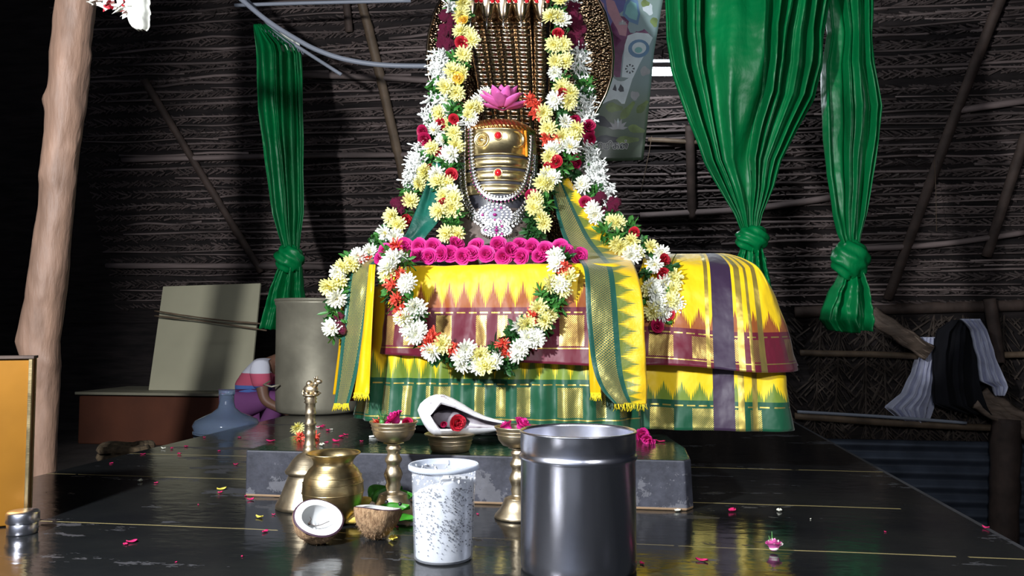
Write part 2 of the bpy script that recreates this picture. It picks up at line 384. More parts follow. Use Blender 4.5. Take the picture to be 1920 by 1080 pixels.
pole('wall_post', [(1856,560),(1868,640),(1872,680)], .045, M['wood2'], 'short knotted post between eave beam and rail', pf=lambda a, c: onW(a, c, .12))
def plank(a, c, wd, th, lb):
    a = onW(*a, .22); c = onW(*c, .22); d = (c-a); L = d.length; X_ = d.normalized(); Y_ = Vector((0, 1, 0)); Z_ = X_.cross(Y_)
    Mx = Matrix((X_, Y_, Z_)).transposed(); b = MB(); k = 14
    for i in range(3):
        f = (i-1)*.30; b.tube([a+d*(j/k)+Z_*(wd*f+.006*math.sin(j*1.3+i)) for j in range(k+1)], wd*.22, 8, wob=.3)
    b.box((a+c)/2, (L, th, wd*.8), rot=Mx)
    tag(b.build('split_log', M['plank'], org=(a+c)/2), lb, 'log')
plank((1632,588), (1742,662), .12, .05, 'grey split log leaning down from the right curtain hem')
plank((1835,745), (1945,815), .17, .05, 'grey split log under the dark hanging cloth')
# added unseen wall behind the photographer, pale for the metals to reflect
M['lime'] = pm('limewash', (.42, .45, .52), .9, 0, .15, 3)
struct(MB().box((-1, -2.6, .8), (9, .1, 4)).build('wall_front', M['lime'], smooth=False))
# ------------------------------------------------------------------ big things around the shrine
# tree trunk pole
def trunk():
    D = 3.12; pts = []; b = MB()
    tab = [(-700,196,37),(-60,147,36),(0,143,35),(60,138,33),(100,131,34),(190,125,33),(210,124,33),(300,112,31),(400,104,31),(500,94,34),(600,78,36),(640,72,37),(680,78,33),(760,80,27),(900,80,22),(1060,76,24)]
    ys = [-60+i*14 for i in range(81)]
    n_ = 28
    def fn(a, v):
        y = -700+v*1760; cx, r = lerpt(tab, y); c = P(cx, y, D); rr = r/F*D
        th = a*2*PI; q = 1+.10*noise.noise(Vector((math.cos(th)*1.2, math.sin(th)*1.2, y*.012)))+.04*noise.noise(Vector((math.cos(th)*3, math.sin(th)*3, y*.04)))
        for (ky, ka, kr) in ((190, 3.6, .20), (345, 5.0, .16), (100, .2, .1), (330, 4.2, .1), (640, 3.3, .08), (680, 5.6, .16), (280, 5.9, .12), (130, 4.9, .14), (560, 5.2, .08)):
            dd = ((y-ky)/15)**2+((math.atan2(math.sin(th-ka), math.cos(th-ka)))/.33)**2
            q += kr*math.exp(-dd)
        return c + rt*math.cos(th)*rr*q + Vector((-rt.y, rt.x, 0))*math.sin(th)*rr*q
    b.grid(fn, n_, 236, cu=True)
    return tag(b.build('tree_trunk_post', M['wood'], org=P(80, 960, D)), 'smooth knobbly bare tree trunk post at the left', 'post')
trunk()
# conduit and curtain rod
pole('conduit_pipe', [(440,-12),(500,38),(560,76),(600,96),(650,112),(720,122),(820,124),(900,124)], .016, M['pvc'], 'grey bent conduit pipe running from top left to the hood', 'pipe', wob=0, pf=lambda a, c: P(a, c, 5.0))
pole('curtain_rod', [(455,-10),(520,62),(565,92),(640,140)], .012, M['pvc'], 'thin slanting rod carrying the narrow left curtain', 'rod', wob=0, pf=lambda a, c: P(a, c, 5.32))
pole('roof_tie_rod', [(440,10),(560,6),(770,1)], .012, M['pvc'], 'thin level rod at the top left of the frame', 'rod', wob=0, pf=lambda a, c: P(a, c, 5.2))
b = MB()
for i in range(11):
    c = P(491+i*7.6, 48+i*4.6+4, 5.32); b.lathe([(.016+.0025*math.cos(t*PI/4), .0025*math.sin(t*PI/4)) for t in range(9)], c, 12, M=Matrix.Rotation(1.3, 3, 'Y'))
# curtains ------------------------------------------------
def outline_sheet(b, rows, D, npl, amp, n_u=110, n_v=70, hem=0, seed=0, Df=None, mi=0, warp=None):
    y0, y1 = rows[0][0], rows[-1][0]; ys = [r[0] for r in rows]
    def fn(u, v):
        y = y0+(y1-y0)*v; xl, xr = lerpt(rows, y)
        uu = u + .035*noise.noise(Vector((u*5, v*2.5, seed)))*math.sin(PI*u)
        x = xl+(xr-xl)*uu; wdt = (xr-xl)/F*D
        A = min(amp, wdt*.62/npl)
        ph = 2*PI*npl*((warp(u) if warp else u)+.09*noise.noise(Vector((u*3.1, seed*1.7, v*.6)))) + seed
        s_ = math.sin(ph); s_ = math.copysign(abs(s_)**.9, s_)
        d = A*s_ + A*.45*math.sin(ph*2.3+1.1) + .018*noise.noise(Vector((u*6, v*7, seed+3)))
        d += .5*wdt*.35*(math.sin(PI*u)-.6)*-1
        dd = (Df(v) if Df else D)
        p = P(x, y + (hem*math.sin(ph*.5) if v > .98 else 0), dd)
        return p + fw*d
    return b.grid(fn, n_u, n_v, mi)
def knot(b, px, py, w_, h_, D, seed=0, mi=0):
    c = P(px, py, D); rx, rz = w_/2/F*D, h_/2/F*D
    def fn(a, v):
        th = v*PI; al = a*2*PI; v_ = Vector((math.sin(th)*math.cos(al), math.sin(th)*math.sin(al), math.cos(th)))
        rid = .07*math.sin(9*v_.z+5*al+seed) + .12*noise.noise(v_*2.2+Vector((seed, 0, 0)))
        q = 1+rid
        return c + rt*v_.x*rx*q + Vector((0, 1, 0))*v_.y*rx*.8*q + Vector((0, 0, 1))*v_.z*rz*q
    b.grid(fn, 48, 30, mi, None, True)
def curtain(label, D, rows, kn, tail, npl, amp, seed, warp=None):
    k = kn; t = thing('tied_curtain', P(k[0], k[1], D), label, 'curtain', None)
    outline_sheet(MB(), rows, D, npl, amp, 190, 110, seed=seed, warp=warp).build('drape', M['green'], t, solid=.003)
    b = MB(); knot(b, *kn, D, seed); b.build('knot', M['green'], t)
    if tail: outline_sheet(MB(), tail, D, max(3, npl//2), amp*.8, 90, 50, hem=2, seed=seed+5).build('tail', M['green'], t, solid=.003)
    return t
t = curtain('narrow green satin curtain hanging left of the shrine, knotted low', 5.32,
  [(46,473,500),(60,473,520),(85,474,556),(100,475,563),(200,478,567),(300,492,568),(400,507,569),(440,520,563),(475,532,560)],
  (543,485,52,52), [(500,520,566),(540,504,568),(580,492,573),(618,482,570)], 5, .05, 1., lambda u: lerpt([(0,0.),(.45,.22),(.6,.5),(1,1.)], u)[0])
b2 = b.build('curtain_ring', M['pvc'], t)
b = MB(); outline_sheet(b, [(50,505,515),(75,515,560),(96,530,564)], 5.36, 3, .02, 30, 14, seed=4); b.build('white_lining', M['wht_p'], t, solid=.002)
curtain('wide green satin curtain gathered to a knot behind the yellow spout cloth', 3.75,
  [(-40,1256,1580),(0,1257,1566),(60,1259,1556),(120,1268,1552),(180,1286,1536),(240,1306,1502),(300,1326,1470),(350,1352,1455),(400,1378,1432),(430,1390,1424)],
  (1410,447,62,50), [(465,1390,1432),(500,1380,1440),(560,1372,1450)], 8, .075, 2., lambda u: lerpt([(0,0.),(.14,.16),(.22,.24),(.52,.34),(.62,.46),(1,1.)], u)[0])
curtain('green satin curtain at the right with its knotted tail hanging free', 3.9,
  [(-40,1540,1640),(0,1546,1640),(60,1556,1638),(120,1545,1642),(200,1543,1658),(260,1546,1652),(330,1552,1640),(400,1562,1628),(440,1572,1616),(462,1582,1612)],
  (1594,486,72,72), [(508,1584,1620),(540,1566,1632),(580,1550,1640),(600,1546,1643),(622,1562,1640)], 5, .05, 3., lambda u: lerpt([(0,0.),(.35,.16),(.5,.42),(.8,.62),(1,1.)], u)[0])
# hanging cloths on right
def cloth(name, label, rows, D, npl, amp, mat, seed, cat='cloth'):
    b = MB(); outline_sheet(b, rows, D, npl, amp, 70, 50, seed=seed)
    return tag(b.build(name, mat, solid=.004, org=P(rows[0][1], rows[0][0], D)), label, cat)
cloth('white_towel', 'white cotton towel hung over the rail with its hem flaring left', [(632,1724,1760),(660,1722,1760),(700,1712,1758),(740,1694,1755),(765,1664,1752),(796,1700,1740)], 6.15, 6, .03, M['white_cloth'], 1, 'towel')
cloth('black_cloth', 'black cloth hanging between the two white cloths', [(600,1790,1832),(620,1765,1852),(660,1758,1862),(720,1757,1868),(760,1760,1885),(775,1800,1880)], 5.98, 4, .05, M['black_cloth'], 2)
cloth('white_shawl', 'thin white cloth draped over the slanting log at right', [(598,1802,1838),(620,1822,1852),(680,1835,1872),(715,1838,1888),(725,1860,1890),(742,1866,1884)], 5.86, 4, .03, M['white_cloth'], 3)
# brass barrel
c = P(596, 778, 5.0); c.z = 0
t = thing('metal_drum', c, 'large dull metal vessel standing behind the shrine at left', 'drum')
M['drum'] = pm('dull_tinned_metal', (.40, .37, .28), .5, .45, .3, 4, .15, 30, .006)
MB().lathe([(0,.012),(.20,.010),(.235,.0),(.252,.012),(.258,.04),(.262,.2),(.262,.66),(.270,.672),(.270,.69),(.255,.69),(.252,.66),(.25,.05),(0,.04)], c, 64).build('body', M['drum'], t)
MB().lathe([(.262,.685),(.272,.687),(.276,.695),(.272,.703),(.262,.705),(.256,.695),(.262,.685)], c, 64).build('rim', M['drum'], t)
b = MB(); hp = c+Vector((-.2, -.185, .2)); b.tube([hp+Vector((-.03, -.01, 0)), hp+Vector((-.05, -.05, -.02)), hp+Vector((.01, -.07, -.03)), hp+Vector((.05, -.05, -.02))], .006, 8); b.build('ring_handle', M['drum'], t)
# counter and board
M['counter'] = pm('red_brown_plaster', (.12, .036, .016), .7, 0, .2, 3, .2, 20, .005)
M['ctop'] = pm('pale_counter_top', (.30, .28, .20), .6, 0, .1, 4)
CYY = 5.35
a = onY(148, 737, CYY); c2 = onY(420, 729, CYY)
t = thing('low_counter', ((a.x+c2.x)/2, CYY+.3, -.32), 'long low red-brown counter in the shade at left', 'counter')
MB().box(((a.x+c2.x)/2, CYY+.3, (a.z-.02-.32)/2), (c2.x-a.x, .6, a.z-.02+.32)).build('body', M['counter'], t, smooth=False, bevel=.01)
MB().box(((a.x+c2.x)/2, CYY+.3, a.z), (c2.x-a.x+.04, .64, .02)).build('top', M['ctop'], t, smooth=False, bevel=.004)
ctz = a.z+.01
M['board'] = pm('cream_board', (.52, .49, .34), .6, 0, .06, 3)
q = [onY(280, 727, CYY+.2), onY(470, 724, CYY+.2), onY(489, 532, CYY+.5), onY(307, 538, CYY+.5)]
for k in (0, 1): q[k].z = ctz
b = MB(); nn = (q[1]-q[0]).cross(q[3]-q[0]).normalized()*.009
b.add([p+nn for p in q]+[p-nn for p in q], [(0,1,2,3),(7,6,5,4),(0,4,5,1),(1,5,6,2),(2,6,7,3),(3,7,4,0)])
tag(b.build('plywood_board', M['board'], smooth=False, org=(q[0]+q[1])/2), 'cream plywood board leaning upright on the red-brown counter', 'board')
b = MB(); a = onY(290, 583, CYY+.3); c = onY(500, 608, CYY+.3); b.tube(crom([tuple(a), tuple((a+c)/2+Vector((0, -.02, -.01))), tuple(c)], 16), .006, 6, wob=.5)
a = onY(290, 592, CYY+.3); c = onY(500, 620, CYY+.3); b.tube(crom([tuple(a), tuple((a+c)/2+Vector((0, -.02, .01))), tuple(c)], 16), .006, 6, wob=.5)
tag(b.build('coir_rope', M['bamboo'], org=a), 'pair of coir ropes strung in front of the cream board', 'rope')
# water bottle on a bench beside the platform
wc = P(424, 812, 4.35); wz = .5-(812-622)/F*4.3-.16
tb = thing('low_bench', (wc.x, wc.y, -.32), 'low bench hidden beside the platform under the bottle', 'bench')
wz = max(wz, -.19)
MB().box((wc.x, wc.y, wz-.02), (.36, .36, .04)).build('seat', M['wood2'], tb, smooth=False)
for sx in (-1, 1):
    for sy in (-1, 1): MB().box((wc.x+sx*.14, wc.y+sy*.14, (wz-.04-.32)/2), (.04, .04, wz-.04+.32)).build('leg', M['wood2'], tb, smooth=False)
M['jug'] = NT('smoky_plastic').set(col=(.35, .45, .62), rough=.12, trans=.75, ior=1.2).mat
t = thing('water_jug', (wc.x, wc.y, wz), 'big translucent water jug with a narrow neck beside the platform', 'bottle')
H = P(424, 731, 4.35).z-wz
MB().lathe([(0,.0),(.15,.0),(.17,.02),(.17,.10),(.165,.12),(.172,.15),(.172,H-.24),(.165,H-.215),(.174,H-.19),(.16,H-.165),(.12,H-.145),(.075,H-.125),(.045,H-.10),(.037,H-.07),(.037,H-.025)], (wc.x, wc.y, wz), 48).build('bottle_body', M['jug'], t, solid=.003)
MB().lathe([(.037,H-.03),(.043,H-.025),(.043,H-.002),(.036,H),(.033,H-.003)], (wc.x, wc.y, wz), 32).build('neck_rim', M['jug'], t)
# coil
cc = P(236, 852, 4.1); cc.z = -.32
b = MB()
for k in range(6):
    for j in range(3):
        rr = .12-.022*j; zz = .025+k*.04
        b.tube([cc+Vector((rr*math.cos(i/20*2*PI)*(1+.05*noise.noise(Vector((i*.5, k, j)))), rr*math.sin(i/20*2*PI), zz+.006*math.sin(i+k))) for i in range(21)], .02, 6, wob=.3)
M['coir'] = pm('coir_rope', (.13, .09, .05), .9, 0, .5, 40, .7, 90, .006)
tag(b.build('rope_coil', M['coir'], org=cc), 'coil of coir rope lying in the shade beside the platform', 'rope coil')
# golden box in the left foreground
M['gbox'] = pm('golden_sheet', (.30, .13, .012), .4, .5, .25, 3, .06, 12, .01)
e = onZ(48, 985); zt = P(60, 672, (e-CAM).dot(fw)).z
t = thing('golden_box', (e.x-.22, e.y+.02, 0), 'tall shallow golden metal box at the left edge of the foreground', 'box')
XR = Vector((math.cos(YAW+.42), math.sin(YAW+.42), 0)); YR = Vector((-XR.y, XR.x, 0)); Mx = Matrix((XR, YR, Vector((0, 0, 1)))).transposed()
MB().box(e-XR*.215+YR*.035+Vector((0, 0, zt/2)), (.43, .07, zt-.004), rot=Mx).build('body', M['gbox'], t, smooth=False, bevel=.003)
for q_ in (0, .07): MB().box(e+YR*q_+Vector((0, 0, zt/2)), (.010, .010, zt), rot=Mx).build('corner_strip', M['brass_pol'], t, smooth=False, bevel=.002)
MB().box(e-XR*.215+YR*.035+Vector((0, 0, zt+.002)), (.445, .085, .007), rot=Mx).build('top_lid', M['wood2'], t, smooth=False, bevel=.001)
tc = onZ(29, 1004); tc = tc+Vector((.0, .022, 0))
t = thing('round_tin', tc, 'small round steel tin on the floor in front of the golden box', 'tin')
MB().lathe([(0,.0),(.033,.0),(.035,.003),(.035,.040),(0,.040)], tc, 40).build('tin_body', M['steel'], t)
MB().lathe([(.0365,.028),(.0375,.030),(.0375,.050),(.034,.055),(.02,.057),(0,.057)], tc, 40).build('tin_lid', M['steel'], t)
# hanging dried garland piece at the top left
t = thing('hanging_dried_garland', P(200, -10, 2.95), 'shrivelled red and white garland with a white rag tail beside the trunk', 'garland')
b = MB()
for k in range(60):
    f = R.random(); y = -14+R.random()*(20+26*f); p = P(172+76*f, y, 2.95+R.uniform(-.03, .03)); a = Vector((R.uniform(-1, 1), R.uniform(-1, 1), R.uniform(-1, 1))).normalized()*.025; q = a.orthogonal().normalized()*.012
    b.add([p-a, p-q, p+a, p+q], [(0,1,2,3)], 0 if R.random() < .65 else 1)
b.build('dried_petals', [M['wht_p'], M['red_p']], t, smooth=False)
b = MB(); outline_sheet(b, [(-14,232,276),(10,236,278),(35,238,277),(48,244,277),(56,258,272)], 2.95, 2, .012, 24, 20, seed=8); b.build('rag_tail', M['wht_p'], t, solid=.003)
# lamp hung behind
c = P(1241, 134, 5.35)
t = thing('led_lamp', c, 'small rectangular lamp glowing behind the banner', 'lamp')
n = NT('lamp_glow'); n.b.inputs['Emission Color'].default_value = (.85, .93, 1, 1); n.b.inputs['Emission Strength'].default_value = 14; M['glow'] = n.mat
MB().box(c, (.15, .03, .05), rz=YAW).build('glass', M['glow'], t, smooth=False, bevel=.005)
b = MB(); cz = c+Vector((0, 0, .06)); 
for s_ in (-1, 1): b.box(c+rt*s_*.075+Vector((0, 0, .04)), (.008, .03, .06))
b.box(c+Vector((0, 0, .072)), (.158, .03, .008), rz=YAW); b.build('bracket', M['glow2'] if 'glow2' in M else M['pvc'], t, smooth=False)
b = MB(); b.tube([c+Vector((0, 0, .07)), onR(1243, 95, .01)], .004, 6); b.build('cord', M['black'], t)
lp = bpy.data.lights.new('lamp_light', 'POINT'); lo = bpy.data.objects.new('lamp_light', lp); COL.objects.link(lo); lo.location = c+Vector((0, -.06, -.05)); lp.energy = 26; lp.color = (.85, .92, 1); lp.shadow_soft_size = .04
# ------------------------------------------------------------------ shrine
SX0, SX1, SY0, SH = -1.165, .17, 2.305, .14
b = MB()     # front step slab, slightly bowed right end
pts = [(SX0, SY0), (SX1-.02, SY0-.005), (SX1, SY0+.03), (SX1+.0, SY0+.25), (SX1-.04, SY0+.5), (SX1-.08, 3.8), (SX0, 3.8)]
k = len(pts); b.add([(x, y, 0) for x, y in pts]+[(x-(.006 if x > 0 else 0), y, SH) for x, y in pts], [tuple(range(k-1, -1, -1)), tuple(range(k, 2*k))]+[(i, (i+1) % k, k+(i+1) % k, k+i) for i in range(k)])
tag(b.build('stone_step', M['slab'], smooth=False, bevel=.005, org=(-.5, SY0+.25, 0)), 'low dark stone step with ash scuffs, in front of the shrine', 'step')
CX, CY = -.51, 3.2          # shrine centre
M['plinth'] = pm('wet_plinth_stone', (.03, .035, .035), .3, 0, .4, 12, .5, 30, .01)
def plinth(v, r):
    return v
b = MB()
t = thing('stone_pedestal', (CX, CY, 0), 'dark stone pedestal with a spout, hidden under the silk cloths', 'pedestal')
b.lathe([(0,.142),(.47,.142),(.48,.15),(.46,.17),(.44,.19),(.43,.22),(.42,.5),(.43,.68),(.40,.70),(0,.70)], (CX, CY, 0), 64); b.build('basin', M['plinth'], t)
MB().box((.15, 3.25, .47), (.55, .36, .46)).build('spout', M['plinth'], t, smooth=False, bevel=.05)
# draped cloths -------------------------------------------------
def drape(b, plan, ztop, zhem, over, mi=0, fold=.006, fl=.075, flare=0., seed=0, nv=54, step=.008, u0=0., sag=0., rnd=.05, ctr=(-.7, -.3, 3.15, .72)):
    """plan: list of (x, y) hem line, front seen. uv u = metres along, v = metres from the top edge down."""
    L = 0; pl = [Vector((*p, 0)) for p in plan]
    cc = [Vector((p[0], p[1], 0)) for p in crom([tuple(p) for p in pl], 160)]
    ds = [0]
    for a, c in zip(cc, cc[1:]): ds.append(ds[-1]+(c-a).length)
    L = ds[-1]; nu = max(20, int(L/step))
    def at(s):
        for i in range(len(ds)-1):
            if ds[i+1] >= s: break
        f = (s-ds[i])/max(1e-6, ds[i+1]-ds[i]); p = cc[i].lerp(cc[i+1], f); tt = (cc[i+1]-cc[i]).normalized()
        return p, Vector((tt.y, -tt.x, 0))
    vs = []; uvs = []
    for j in range(nv):
        v = j/(nv-1)
        for i in range(nu):
            u = i/(nu-1); s = u*L; p, nr = at(s)
            zt = ztop(u) if callable(ztop) else ztop; zh = zhem(u) if callable(zhem) else zhem
            Hh = zt-zh; tot = over+Hh; d = v*tot-over          # d<0: lying on top
            if d < 0:       # lying on the flat top, drawn in towards the middle
                g = -d/over; cx = min(max(p.x, ctr[0]), ctr[1]); c0 = Vector((cx, ctr[2], 0)); q = (p-nr*rnd*.6).lerp(c0, g**1.1)
                z = zt - rnd*.35 + (ctr[3]-(zt-rnd*.35))*(1-(1-g)**2) + .004*noise.noise(Vector((s*12, d*12, seed)))*(1-g)
            else:
                g = d/Hh; rr = rnd*(1-math.exp(-d/(rnd*.8)))*.6
                A = fold*min(1, g*1.6)
                w_ = math.sin(2*PI*s/fl+2.2*noise.noise(Vector((s*6, seed, g*.7)))+seed)
                w2 = noise.noise(Vector((s*5, g*1.4, seed+4)))
                off = A*w_*(.6+.8*abs(noise.noise(Vector((s*3, seed, 1))))) + .016*w2*g + .004*noise.noise(Vector((s*22, d*16, seed))) + flare*g*g
                q = p + nr*(off + rr - rnd*.6); z = zt - rnd*.35 - (d)*(1-rnd*.35/Hh) + (sag*math.sin(s*9+seed)*g)
            vs.append(Vector((q.x, q.y, z))); uvs.append((u0+s, d))
    fs = [(j*nu+i, j*nu+i+1, (j+1)*nu+i+1, (j+1)*nu+i) for j in range(nv-1) for i in range(nu-1)]
    return b.add(vs, fs, mi, uvs)
def ww(px, py, Y): return onY(px, py, Y)
zt1 = .742
M['silkG'] = silk('yellow_silk_green_border', .23, .335, .50, mid=(.16, .24, .025), border=(.002, .075, .032), per=.0515)
M['silkR'] = silk('yellow_silk_maroon_border', .055, .155, .325, per=.0515)
M['silkR2'] = silk('yellow_silk_maroon_border_spout', .17, .255, .40, per=.06,
   bands=[(.285,.355,(.035,.016,.045),0),(.262,.275,None,1),(.366,.386,None,1),(.402,.412,None,1),(.432,.452,None,1)])
M['silkG2'] = silk('yellow_silk_green_border_spout', .355, .425, .57, mid=(.16,.24,.025), border=(.002,.075,.032), per=.06,
   bands=[(.285,.355,(.035,.016,.045),0),(.366,.386,None,1),(.412,.43,None,1)])
# lower cloth, main body: yellow with green border
planA = [(-.72,3.62),(-.93,3.45),(-1.00,3.25),(-1.01,3.02),(-.975,2.84),(-.90,2.745),(-.76,2.71),(-.5,2.70),(-.25,2.70),(-.10,2.715),(-.02,2.76),(.02,2.86)]
b = MB(); drape(b, planA, .68, lambda u: .178-.0*u+.016*math.sin(u*5), .03, fold=.012, fl=.085, flare=.03, ctr=(-.7, -.3, 3.15, .68), seed=1.3, u0=.0)
tag(b.build('silk_cloth', M['silkG'], solid=.002, org=(-.5, 2.75, .18)), 'yellow silk cloth with a green and gold border around the main pedestal, lowest layer', 'cloth')
# upper cloth on the front: yellow with maroon border
planB = [(-.965,3.02),(-.935,2.87),(-.895,2.775),(-.80,2.70),(-.5,2.668),(-.25,2.66),(-.08,2.67),(-.01,2.72),(.0,2.80)]
b = MB(); drape(b, planB, zt1+.004, lambda u: .437-.060*u-.0*u, .16, fold=.007, fl=.12, flare=.022, ctr=(-.7, -.3, 3.15, .745), seed=2.1, rnd=.045)
tag(b.build('silk_cloth', M['silkR'], solid=.002, org=(-.5, 2.7, .44)), 'yellow silk cloth with zigzag edge and maroon border across the shrine front', 'cloth')
# spout cloths
planC = [(-.02,2.92),(.0,2.86),(.10,2.835),(.25,2.83),(.40,2.83),(.485,2.845),(.515,2.90),(.52,3.05),(.52,3.3)]
b = MB(); drape(b, planC, lambda u: .70-.018*u, .165, .03, fold=.008, fl=.16, flare=.035, ctr=(.05, .32, 3.1, .69), seed=4.2, rnd=.07, u0=-.06)
tag(b.build('silk_cloth', M['silkG2'], solid=.002, org=(.3, 2.85, .17)), 'yellow silk cloth with a green border around the spout, under the maroon-edged one', 'cloth')
planD = [(-.02,2.90),(.0,2.84),(.10,2.812),(.25,2.808),(.40,2.808),(.475,2.825),(.51,2.88),(.525,3.05),(.52,3.3)]
b = MB(); drape(b, planD, lambda u: .787-.03*u+.006*math.sin(u*11)-.02*max(0, u-.8), lambda u: .375+.012*math.sin(u*9), .14, fold=.010, fl=.18, flare=.06, ctr=(.05, .30, 3.1, .795), seed=5.2, rnd=.12, u0=-.06)
tag(b.build('silk_cloth', M['silkR2'], solid=.002, org=(.3, 2.83, .38)), 'yellow silk cloth with purple stripe and maroon border over the spout', 'cloth')
# ribbons/sashes laid over
def ribbon(rows, mat, name, label, nu=26, n=70, amp=.006, solid=.002, seed=0, fringe=None, cat='cloth'):
    """rows: (py, xl, xr, Dl, Dr)"""
    L = [0]
    for a, c in zip(rows, rows[1:]): L.append(L[-1]+(P((c[1]+c[2])/2, c[0], c[3])-P((a[1]+a[2])/2, a[0], a[3])).length)
    rr = [(r[1], r[2], r[0], r[3], r[4]) for r in rows]; sm = crom(rr, n); vs = []; uvs = []
    for j, (xl, xr, y, Dl, Dr) in enumerate(sm):
        for i in range(nu):
            u = i/(nu-1); q = P(xl+(xr-xl)*u, y, Dl+(Dr-Dl)*u); s = L[-1]*j/(n-1)
            d = amp*(math.sin(u*7+seed+2*noise.noise(Vector((u*2, s*4, seed))))+1.5*noise.noise(Vector((u*3, s*12, seed))))
            vs.append(q-fw*(d)); uvs.append((u, s))
    fs = [(j*nu+i, j*nu+i+1, (j+1)*nu+i+1, (j+1)*nu+i) for j in range(n-1) for i in range(nu-1)]
    b = MB(); b.add(vs, fs, 0, uvs)
    t = b.build(name, mat, solid=solid, org=P(rows[-1][1], rows[-1][0], rows[-1][3]))
    if fringe:
        f = MB(); last = sm[-1]; k = 46
        for i in range(k):
            u = i/(k-1); q = P(last[0]+(last[1]-last[0])*u, last[2]-2, last[3]+(last[4]-last[3])*u)-fw*.004
            f.tube([q, q+Vector((R.uniform(-.003, .003), R.uniform(-.006, .0), -.010)), q+Vector((R.uniform(-.008, .008), R.uniform(-.01, 0), -R.uniform(.016, .028)))], .0009, 4)
        f.build('fringe', fringe, t)
    return tag(t, label, cat)
M['sashR'] = sashmat('green_gold_yellow_sash', .55)
M['sashG'] = sashmat('green_gold_sash', 1.0)
M['sheer'] = pm('green_shot_silk', (.01, .12, .085), .4, 0, .5, 9, .5, 20, .01)
M['silkY'] = pm('plain_yellow_silk', (.90, .50, .005), .42, 0, .1, 8, .3, 25, .008)
M['silkM'] = pm('plain_maroon_silk', (.14, .008, .03), .45, 0, .2, 8, .3, 25, .008)
ribbon([(335,1032,1066,3.02,3.05),(400,1043,1112,2.97,3.03),(450,1058,1150,2.90,2.98),(480,1078,1176,2.80,2.90),(505,1095,1192,2.62,2.70),(560,1098,1204,2.575,2.63),(620,1102,1208,2.56,2.60),(690,1112,1211,2.55,2.59),(730,1128,1213,2.545,2.58),(757,1152,1211,2.545,2.58)],
  M['sashR'], 'silk_scarf', 'broad green and gold sash falling right of the lingam to a fringed end', amp=.005, seed=1, fringe=M['yel_c'])
ribbon([(305,812,826,2.98,2.98),(345,800,828,2.97,2.97),(405,776,826,2.93,2.93),(440,760,802,2.90,2.90),(470,730,780,2.88,2.88),(490,690,735,2.84,2.84)],
  M['sheer'], 'silk_scarf', 'thin green shot-silk sash slanting down left of the lingam', amp=.006, seed=2)
ribbon([(486,672,712,2.88,2.84),(500,660,700,2.86,2.80),(530,652,697,2.84,2.77),(600,644,688,2.82,2.75),(680,636,674,2.81,2.74),(758,627,654,2.80,2.74)],
  M['sashG'], 'silk_scarf', 'narrow green and gold brocade sash hanging down the left front corner', amp=.005, seed=3, fringe=M['yel_c'])
ribbon([(500,640,662,2.93,2.88),(560,640,652,2.93,2.86),(640,636,648,2.92,2.85),(740,624,636,2.90,2.84)],
  M['silkY'], 'silk_fold', 'thin yellow silk fold showing outside the narrow green sash at left', amp=.003, seed=4)
ribbon([(496,692,704,2.78,2.76),(560,686,700,2.76,2.72),(640,678,696,2.74,2.70),(738,664,692,2.73,2.69)],
  M['silkY'], 'silk_fold', 'fringed yellow silk strip hanging just right of the narrow green sash', amp=.004, seed=5, fringe=M['yel_c'])
ribbon([(560,680,686,2.79,2.79),(650,668,680,2.79,2.78),(752,652,664,2.79,2.78)],
  M['silkM'], 'silk_fold', 'thin maroon silk edge between the yellow strip and the green sash', amp=.002, seed=6)
ribbon([(590,1103,1108,2.63,2.60),(650,1104,1120,2.63,2.59),(700,1105,1126,2.62,2.58),(738,1107,1126,2.62,2.58)],
  M['silkY'], 'silk_fold', 'short yellow silk end showing left of the broad sash', amp=.003, seed=7, fringe=M['yel_c'])
# lingam ---------------------------------------------------------
LC = P(934, 470, 3.12); LC.z = .70; LR = .148
def zy(py, D=2.97): return P(934, py, D).z      # height of a pixel row on the lingam's face
t = thing('shiva_lingam', LC, 'black stone lingam clad in gold bands, standing on the shrine', 'lingam')
zt_ = zy(222); zb = zy(385)
prof = [(0, .69), (.205, .69), (.205, zy(452)), (.195, zy(440)), (.182, zy(425)), (.178, zy(412)), (.165, zy(402)), (.160, zy(392)), (LR-.002, zy(388))]
MB().lathe(prof, (LC.x, LC.y, 0), 64).build('stone_base', M['bstone'], t)
prof = [(LR-.004, zy(394)), (LR-.004, zy(300)), (LR-.006, zy(260)), (LR-.012, zy(240)), (LR-.03, zy(226)), (.07, zy(219)), (0, zy(217))]
MB().lathe(prof, (LC.x, LC.y, 0), 64).build('stone_shaft', M['lstone'], t)
def gband(y0, y1, nm='gold_band', r=LR, r2=None, mat='gold'):
    r2 = r if r2 is None else r2; a, c = zy(y1), zy(y0); k = .006
    pr = [(r-.004, a), (r+.004, a), (r+.007, a+k*.6), (r+.004, a+k), (r+.003, (a+c)/2), (r2+.004, c-k), (r2+.007, c-k*.6), (r2+.004, c), (r2-.004, c)]
    return MB().lathe(pr, (LC.x, LC.y, 0), 72).build(nm, M[mat], t)
gband(235, 287, 'forehead_band', LR, LR-.006); gband(292, 311); gband(317, 337); gband(343, 362)
M['cap'] = NT('embossed_copper_gold'); M['cap'].set(col=(.72, .36, .12), rough=.3, metal=1)
xx = M['cap'].xyz(); h_ = M['cap'].m('SINE', M['cap'].m('MULTIPLY', M['cap'].m('ADD', xx[0], M['cap'].m('MULTIPLY', xx[2], .7)), 420.)); M['cap'].bump(h_, .5, .004); M['cap'] = M['cap'].mat
pr = [(LR-.006+.006, zy(236)), (LR+.006, zy(232)), (LR-.004, zy(226)), (LR-.02, zy(219)), (.10, zy(212)), (.06, zy(208)), (0, zy(207))]
MB().lathe(pr, (LC.x, LC.y, 0), 64).build('crown_cap', M['cap'], t)
